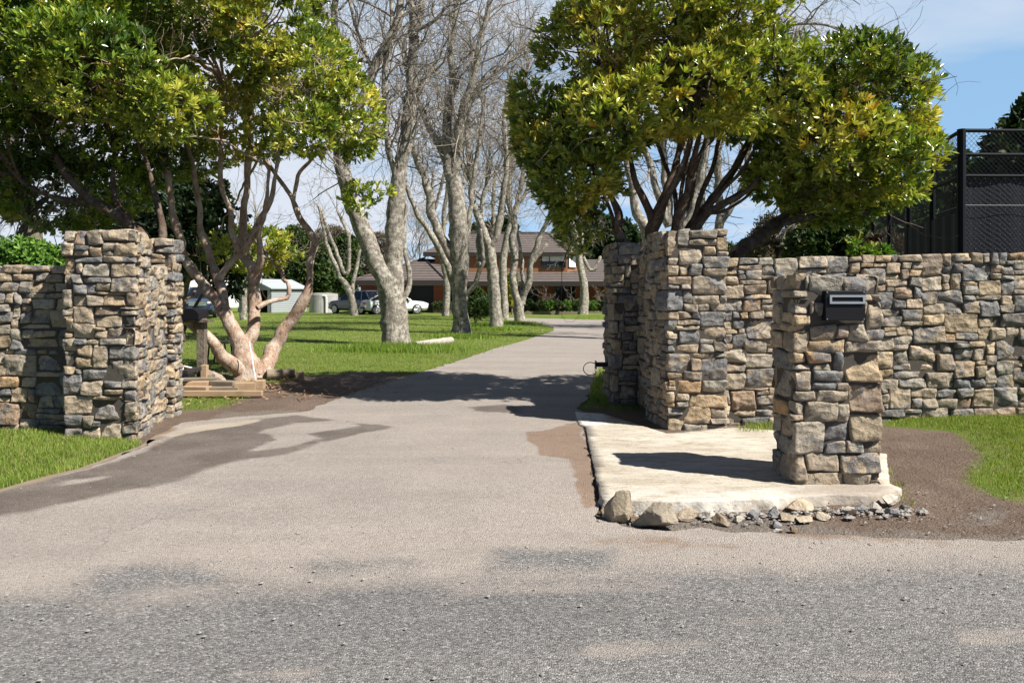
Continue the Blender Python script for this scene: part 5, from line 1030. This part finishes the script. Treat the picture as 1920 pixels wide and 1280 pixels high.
RG = 'loose rocks along the broken pad edge'
tan = (.34, .29, .22); gry = (.25, .25, .26); pal_ = (.52, .48, .42); brn = (.22, .165, .12)
for q in ((1163, 965, 66, 58, tan, 'large upright tan rock at the left corner of the concrete pad', 1), (1230, 978, 80, 46, (.31, .275, .22), 'broad jagged rock right of the upright tan rock', 2), (1130, 955, 20, 14, brn, 'small brown stone left of the upright tan rock', 3), (1195, 972, 34, 16, brn, 'dark brown stone wedged between the two large rocks', 4), (1352, 972, 42, 20, (.27, .22, .16), 'lone brown stone before the middle of the pad edge', 5),
          (1412, 962, 34, 20, gry, 'small grey chip leaning on the pad, left of the flat stones', 6), (1450, 958, 40, 22, gry, 'grey pointed slab resting against the pad edge', 7), (1478, 965, 44, 14, tan, 'flat tan stone left in the row of flat stones', 8), (1508, 968, 46, 12, (.42, .36, .28), 'flat cream stone in the middle of the flat row', 9), (1545, 962, 40, 14, (.44, .39, .31), 'flat pale stone at the right end of the flat row', 10),
          (1455, 978, 26, 12, gry, 'small grey stone below the grey pointed slab', 11), (1458, 990, 20, 10, (.46, .45, .42), 'tiny pale stone nearest the road', 12), (1487, 988, 24, 11, brn, 'small dark clod right of the tiny pale stone', 13), (1590, 955, 34, 18, pal_, 'white broken concrete lump left of the corner rubble', 14), (1612, 948, 30, 16, gry, 'grey rubble lump under the letterbox pillar corner', 15), (1640, 950, 42, 22, (.40, .37, .33), 'pale rubble block near the right corner of the pad', 16), (1668, 938, 52, 26, pal_, 'large white rubble lump at the right corner of the pad', 17), (1678, 957, 40, 16, gry, 'grey flat rubble in front of the white corner lump', 18), (1700, 947, 26, 11, (.17, .165, .16), 'small dark stone furthest right in the rubble', 19), (1330, 962, 30, 16, pal_, 'white concrete chip left of the lone brown stone', 20), (1385, 968, 26, 12, (.45, .42, .36), 'cream chip between the lone brown stone and the grey chip', 21), (1290, 962, 60, 20, (.43, .36, .28), 'buff stone block set into the pad edge right of the jagged rock', 22), (1500, 945, 70, 24, (.46, .38, .29), 'buff stone block set into the pad edge above the flat row', 23)):
    rock('rock', q[0], q[1], q[2] * (1 if q[6] < 3 else .85), q[3] * (1 if q[6] < 3 else .8), q[4], q[5], q[6] * 7 + 3, RG, peak=.45 if q[6] in (1, 2) else .25)
rock('boulder', 400, 712, 62, 26, (.34, .29, .24), 'round pale boulder behind the low left limb of the tan tree', 201, None, cat='boulder')
rock('pebble', 433, 1025, 9, 6, (.55, .54, .52), 'single white pebble lying on the driveway apron', 202, None, cat='pebble')

def plank(px0, py0, px1, py1, Yb, hz_, dy, mat, label, zb_=None, rz=0, group='sawn timber under the tan tree', name='timber_plank'):
    a = (px0 - 960) / F * Yb; b = (px1 - 960) / F * Yb; zc_ = EYE + (HOR - py1) / F * Yb; zt2 = EYE + (HOR - py0) / F * Yb
    cx = (a + b) / 2; M_ = Matrix.Translation((cx, Yb + dy / 2, (zc_ + zt2) / 2)) @ Matrix.Rotation(rz, 4, 'Z'); mb = MB(); h = (zt2 - zc_) / 2; mb.box(-(b - a) / 2, (b - a) / 2, -dy / 2, dy / 2, -h, h)
    o = mb.build(name, M[mat], bevel=.006, local=True); o.matrix_world = M_; return tag(o, label, 'timber', group)
plank(330, 733, 489, 743, 10.95, 0, .10, 'wood_new', 'long pale plank lying at the front of the timber pile', rz=R(1.5))
plank(335, 725, 390, 735, 11.15, 0, .16, 'wood_new', 'short pale board at the left of the timber pile', rz=R(-9))
plank(335, 716, 385, 724.5, 11.3, 0, .16, 'wood_new', 'tan board stacked above the short pale board', rz=R(11))
plank(392, 715, 442, 724, 11.4, 0, .18, 'wood_old', 'weathered board in the middle of the timber pile', rz=R(-14))
plank(388, 726, 445, 735, 11.2, 0, .14, 'wood_old', 'weathered board under the middle of the timber pile', rz=R(3))
plank(438, 718, 476, 732, 11.25, 0, .16, 'wood_new', 'fresh cut square block on the timber pile', rz=R(9))
plank(476, 714, 491, 731, 11.3, 0, .22, 'wood_new', 'upright end block at the right end of the timber pile', rz=R(8))
plank(340, 709, 405, 716, 11.7, 0, .14, 'wood_old', 'dark board at the back of the timber pile', rz=R(5))
plank(338, 694, 352, 701, 11.0, 0, .5, 'fascia', 'dark board end sticking out beside the left inner pillar')
plank(553, 698, 567, 713, 13.15, 0, .18, 'wood_new', 'small cut timber block at the end of the round log', rz=R(12))
def log(name, p0, p1, r, mat, label, cat='log'):
    mb = MB(); P_ = [Vector(p0).lerp(Vector(p1), i / 8) + Vector((0, 0, .02 * mnoise.noise(Vector((i, 0, 3))))) for i in range(9)]; mb.tube(P_, [r * (1 + .12 * mnoise.noise(Vector((i * .7, 1, 2)))) for i in range(9)], 14); return tag(mb.build(name, M[mat], smooth=False), label, cat)
a = W(500, 707, 13.2); b = W(552, 706, 13.4); log('round_log', (a.x, a.y, .19), (b.x, b.y, .19), .085, 'wood_old', 'short round log lying right of the tan tree base')
a = G(778, 652); b = G(846, 641); log('driftwood_log', (a[0], a[1], .2), (b[0], b[1], .2), .10, 'wood_grey', 'long silvery log lying on the lawn beside the thick trunk')
a = W(467, 640, 12.9); b = W(479, 690, 12.8); log('white_stake', (a.x, a.y, a.z), (b.x, b.y, .15), .012, 'white', 'white painted stake leaning behind the tan trunks', 'stake')
PT = empty('letterbox_post', (*[W(378, 0, 12.6).x, 12.6], .1), 'old round topped black letterbox on a weathered timber post', 'letterbox')
mb = MB(); xx = W(378, 0, 12.6).x; mb.box(xx - .065, xx + .065, 12.55, 12.68, .0, W(0, 597, 12.6).z); mb.build('post', M['bark_brown'], PT, bevel=.008)
mb = MB(); xx2 = W(384, 0, 12.5).x; mb.box(xx2 - .05, xx2 + .05, 12.44, 12.54, .0, .42); mb.build('support_stub', M['wood_new'], PT, bevel=.008)
mb = MB(); zc_ = W(0, 589, 12.6).z; x0 = W(345, 0, 12.6).x; x1 = W(382, 0, 12.6).x
pr = [(math.cos(t) * .11, math.sin(t) * .10) for t in [math.pi * i / 12 for i in range(13)]] + [(-.11, -.09), (.11, -.09)]
xm_ = (x0 + x1) / 2; mb.prism([(xm_ + u * 1.4, 12.42, zc_ + v) for u, v in pr], (0, .42, 0)); mb.build('box', M['black'], PT, bevel=.01)
mb = MB(); mb.box(x0 + .02, x1 + .12, 12.5, 12.72, zc_ - .13, zc_ - .092); mb.build('shelf', M['bark_brown'], PT)
TB = empty('garden_bench', (W(412, 0, 16).x, 16, .12), 'small grey garden table on the lawn behind the tan trunks', 'table')
xb = W(412, 0, 16).x; zt2 = W(0, 640, 16).z; mb = MB(); mb.box(xb - .24, xb + .24, 15.8, 16.25, zt2 - .04, zt2); mb.build('table_top', M['wood_grey'], TB)
for (u, v) in ((-.2, 15.85), (.2, 15.85), (-.2, 16.2), (.2, 16.2)): mb = MB(); mb.tube([(xb + u, v, .08), (xb + u * .8, v, zt2 - .04)], .018, 6); mb.build('leg', M['black'], TB)
mb = MB(); tl = empty('power_tool', (W(352, 0, 12.2).x, 12.2, .1), 'orange and black power tool resting on the ground behind the left inner pillar', 'tool')
xx = W(352, 0, 12.2).x; mb.box(xx - .09, xx + .09, 12.1, 12.3, .12, .32); mb.build('motor_body', M['black'], tl, bevel=.04)
mb = MB(); mb.box(xx - .10, xx + .04, 12.12, 12.26, .322, .37); mb.build('cover', M['orange'], tl, bevel=.03)
mb = MB(); mb.tube([(xx - .08, 12.2, .37), (xx - .06, 12.2, .43), (xx + .06, 12.2, .40), (xx + .09, 12.2, .34)], .014, 8); mb.build('handle', M['white'], tl)
GB = empty('gate_bracket', (1.30, 10.8, .7), 'black gate bracket with a looped cable on the right inner pillar', 'bracket')
c = W(1122, 683, 10.7); mb = MB(); mb.box(c.x - .03, c.x + .13, 10.66, 10.74, c.z - .03, c.z + .03); mb.box(c.x - .045, c.x - .03, 10.64, 10.76, c.z - .06, c.z + .05); mb.build('arm', M['black'], GB)
mb = MB(); mb.tube([Vector((c.x - .02 - .09 + .1 * math.cos(t), 10.7, c.z - .06 + .09 * math.sin(t))) for t in [.6 + i * .42 for i in range(13)]], .006, 6); mb.build('cable', M['black'], GB)

# ------------------------------------------------------------------ grass, fallen leaves, gravel
def blades(name, P, Lr, wr, pal, seed, lean=.5):
    rng = np.random.RandomState(seed); n = len(P); z = gz(P[:, 0], P[:, 1]) - .015; b = np.column_stack([P, z]); a = rng.uniform(0, 6.283, n); L = rng.uniform(*Lr, n); wd = rng.uniform(*wr, n)
    side = np.stack([np.cos(a), np.sin(a), 0 * a], 1); a2 = rng.uniform(0, 6.283, n); ln = rng.uniform(0, lean, n); d = np.stack([np.cos(a2) * ln, np.sin(a2) * ln, np.ones(n)], 1); d /= np.linalg.norm(d, axis=1)[:, None]
    mid = b + d * (L * .55)[:, None]; tip = mid + (d + np.stack([np.cos(a2), np.sin(a2), -.4 + 0 * a2], 1) * .55 * ln[:, None] * 1.5) * (L * .45)[:, None]
    V = np.stack([b - side * wd[:, None], b + side * wd[:, None], mid + side * wd[:, None] * .7, mid - side * wd[:, None] * .7, tip], 1).reshape(-1, 3); k = np.arange(n)[:, None] * 5
    c = np.array([p for p in pal])[rng.randint(0, len(pal), n)] * rng.uniform(.7, 1.3, (n, 1)); c *= (1 + .25 * np.array([mnoise.noise(Vector((p[0] * 1.5, p[1] * 1.5, 0))) for p in P]))[:, None]
    o = npmesh(name, V, [k + [[0, 1, 2, 3]], k + [[3, 2, 4]]], M['blade'], colr=np.repeat(np.clip(c, 0, 1), 5, axis=0)); return tag(o, kind='stuff')
GP = [(.13, .215, .028), (.165, .255, .038), (.205, .285, .052), (.25, .30, .07), (.32, .31, .12)]
rng = np.random.RandomState(3)
def scatter(poly, dens, edge=.06):
    P = np.array(poly); x0, y0 = P.min(0); x1, y1 = P.max(0); x0 = max(x0, -8); x1 = min(x1, 8); n = int((x1 - x0) * (y1 - y0) * dens); q = np.stack([rng.uniform(x0, x1, n), rng.uniform(y0, y1, n)], 1); s = sdpoly(q, poly)
    return q[s + .07 * np.array([mnoise.noise(Vector((p[0] * 5, p[1] * 5, 0))) for p in q]) > edge * rng.uniform(0, 1, n)]
blades('grass', scatter(left_turf, 7000), (.025, .065), (.0018, .0036), GP, 1)
blades('grass', scatter(right_turf, 7000, .42), (.02, .048), (.0018, .0036), GP, 2)
q = np.stack([rng.uniform(-9, 3.5, 60000), rng.uniform(9.8, 19, 60000)], 1); gm = grassmask(q) > rng.uniform(.25, .9, len(q)); q = q[gm & (sdpoly(q, drive) < -.03)]; blades('lawn_grass', q, (.02, .05), (.003, .006), GP, 3)
q = np.stack([rng.uniform(-18, 6, 60000), rng.uniform(19, 48, 60000)], 1); q = q[sdpoly(q, drive) < -.05]; blades('lawn_grass', q, (.02, .05), (.006, .014), GP, 4)
tu = G(742, 655); ra = rng.normal(0, 1, (6000, 2)) * [.75, .45] + [tu[0], tu[1] - .1]; blades('lawn_grass', ra, (.10, .26), (.004, .009), GP[:3], 5, .8)
for k, (px_, py_) in enumerate(((865, 632), (930, 618), (975, 607), (905, 612))):
    c = G(px_, py_); blades('lawn_grass', rng.normal(0, 1, (1500, 2)) * [.5, .4] + c, (.08, .2), (.006, .012), GP[:3], 6 + k, .8)
strip = gp((1105, 745), (1118, 700), (1140, 680), (1150, 700), (1140, 760)); blades('grass', scatter(strip, 1600, 0), (.05, .16), (.003, .006), GP, 12, .8)
tuft = gp((1388, 812), (1400, 796), (1445, 796), (1446, 815)); blades('grass', scatter(tuft, 2200, 0), (.04, .13), (.002, .005), GP, 13, .9)
tuft = gp((1655, 905), (1670, 880), (1700, 930), (1715, 950), (1690, 945)); blades('grass', scatter(tuft, 900, 0), (.04, .1), (.002, .004), GP[2:], 14, .9)
# fallen leaves under the tan tree
q = np.stack([rng.normal(-4.2, .9, 420), rng.normal(11.9, .8, 420)], 1); q = q[(sdpoly(q, drive) < .6) & (q[:, 1] > 10.3)]
ax = rng.normal(0, .25, (len(q), 3)) + [0, 0, 1]; ax /= np.linalg.norm(ax, axis=1)[:, None]; V, F_, idx = leaves(np.column_stack([q, gz(q[:, 0], q[:, 1]) + .006]), ax, 1, (.06, .12), (.3, .45), rng, (1.35, 1.57)); cc = np.array([(.34, .20, .12), (.42, .27, .18), (.25, .14, .08)])[rng.randint(0, 3, len(idx))]
tag(npmesh('fallen_leaves', V, [F_], M['leaf_matt'], colr=np.repeat(cc, 7, axis=0)), kind='stuff')
# loose chips on the seal and soil
n = 2200; yy = rng.uniform(2.9, 7.6, n) ; xx = rng.uniform(-1, 1, n) * (yy * .72); keep = (rng.uniform(0, 1, n) < np.where((yy > 3.6) & (yy < 5.3), .75, .18)); xx, yy = xx[keep], yy[keep]
xs = rng.uniform(2.2, 5.5, 500); ys = rng.uniform(4.6, 5.9, 500); xx = np.concatenate([xx, xs]); yy = np.concatenate([yy, ys]); r = np.clip(rng.lognormal(-5.2, .42, len(xx)), .003, .016)
fx = rng.uniform(.75, 2.95, 700); fy = np.array([pad_pt((0, 938 - 6 * (x > 2)))[1] for x in fx]) - .05 - np.abs(rng.normal(0, .10, 700)); xx = np.concatenate([xx, fx]); yy = np.concatenate([yy, fy]); r = np.concatenate([r, np.clip(rng.lognormal(-4.5, .5, 700), .005, .03)]); n = len(xx)
base = np.array([(1,0,0),(-1,0,0),(0,1,0),(0,-1,0),(0,0,1),(0,0,-.6)], float); V = (base[None] * (r[:, None, None] * rng.uniform(.6, 1.3, (n, 6, 1)))); ca, sa_ = np.cos(rng.uniform(0, 6.28, n)), np.sin(rng.uniform(0, 6.28, n))
V[:, :, 2] *= .6; V = np.stack([V[:, :, 0] * ca[:, None] - V[:, :, 1] * sa_[:, None], V[:, :, 0] * sa_[:, None] + V[:, :, 1] * ca[:, None], V[:, :, 2]], -1) + np.stack([xx, yy, gz(xx, yy) + .004 + r * .25], 1)[:, None, :]
k = np.arange(n)[:, None] * 6; F_ = np.concatenate([k + [t] for t in ([0,2,4],[2,1,4],[1,3,4],[3,0,4],[2,0,5],[1,2,5],[3,1,5],[0,3,5])])
tag(npmesh('gravel', V.reshape(-1, 3), [F_], M['pebble']), kind='stuff')
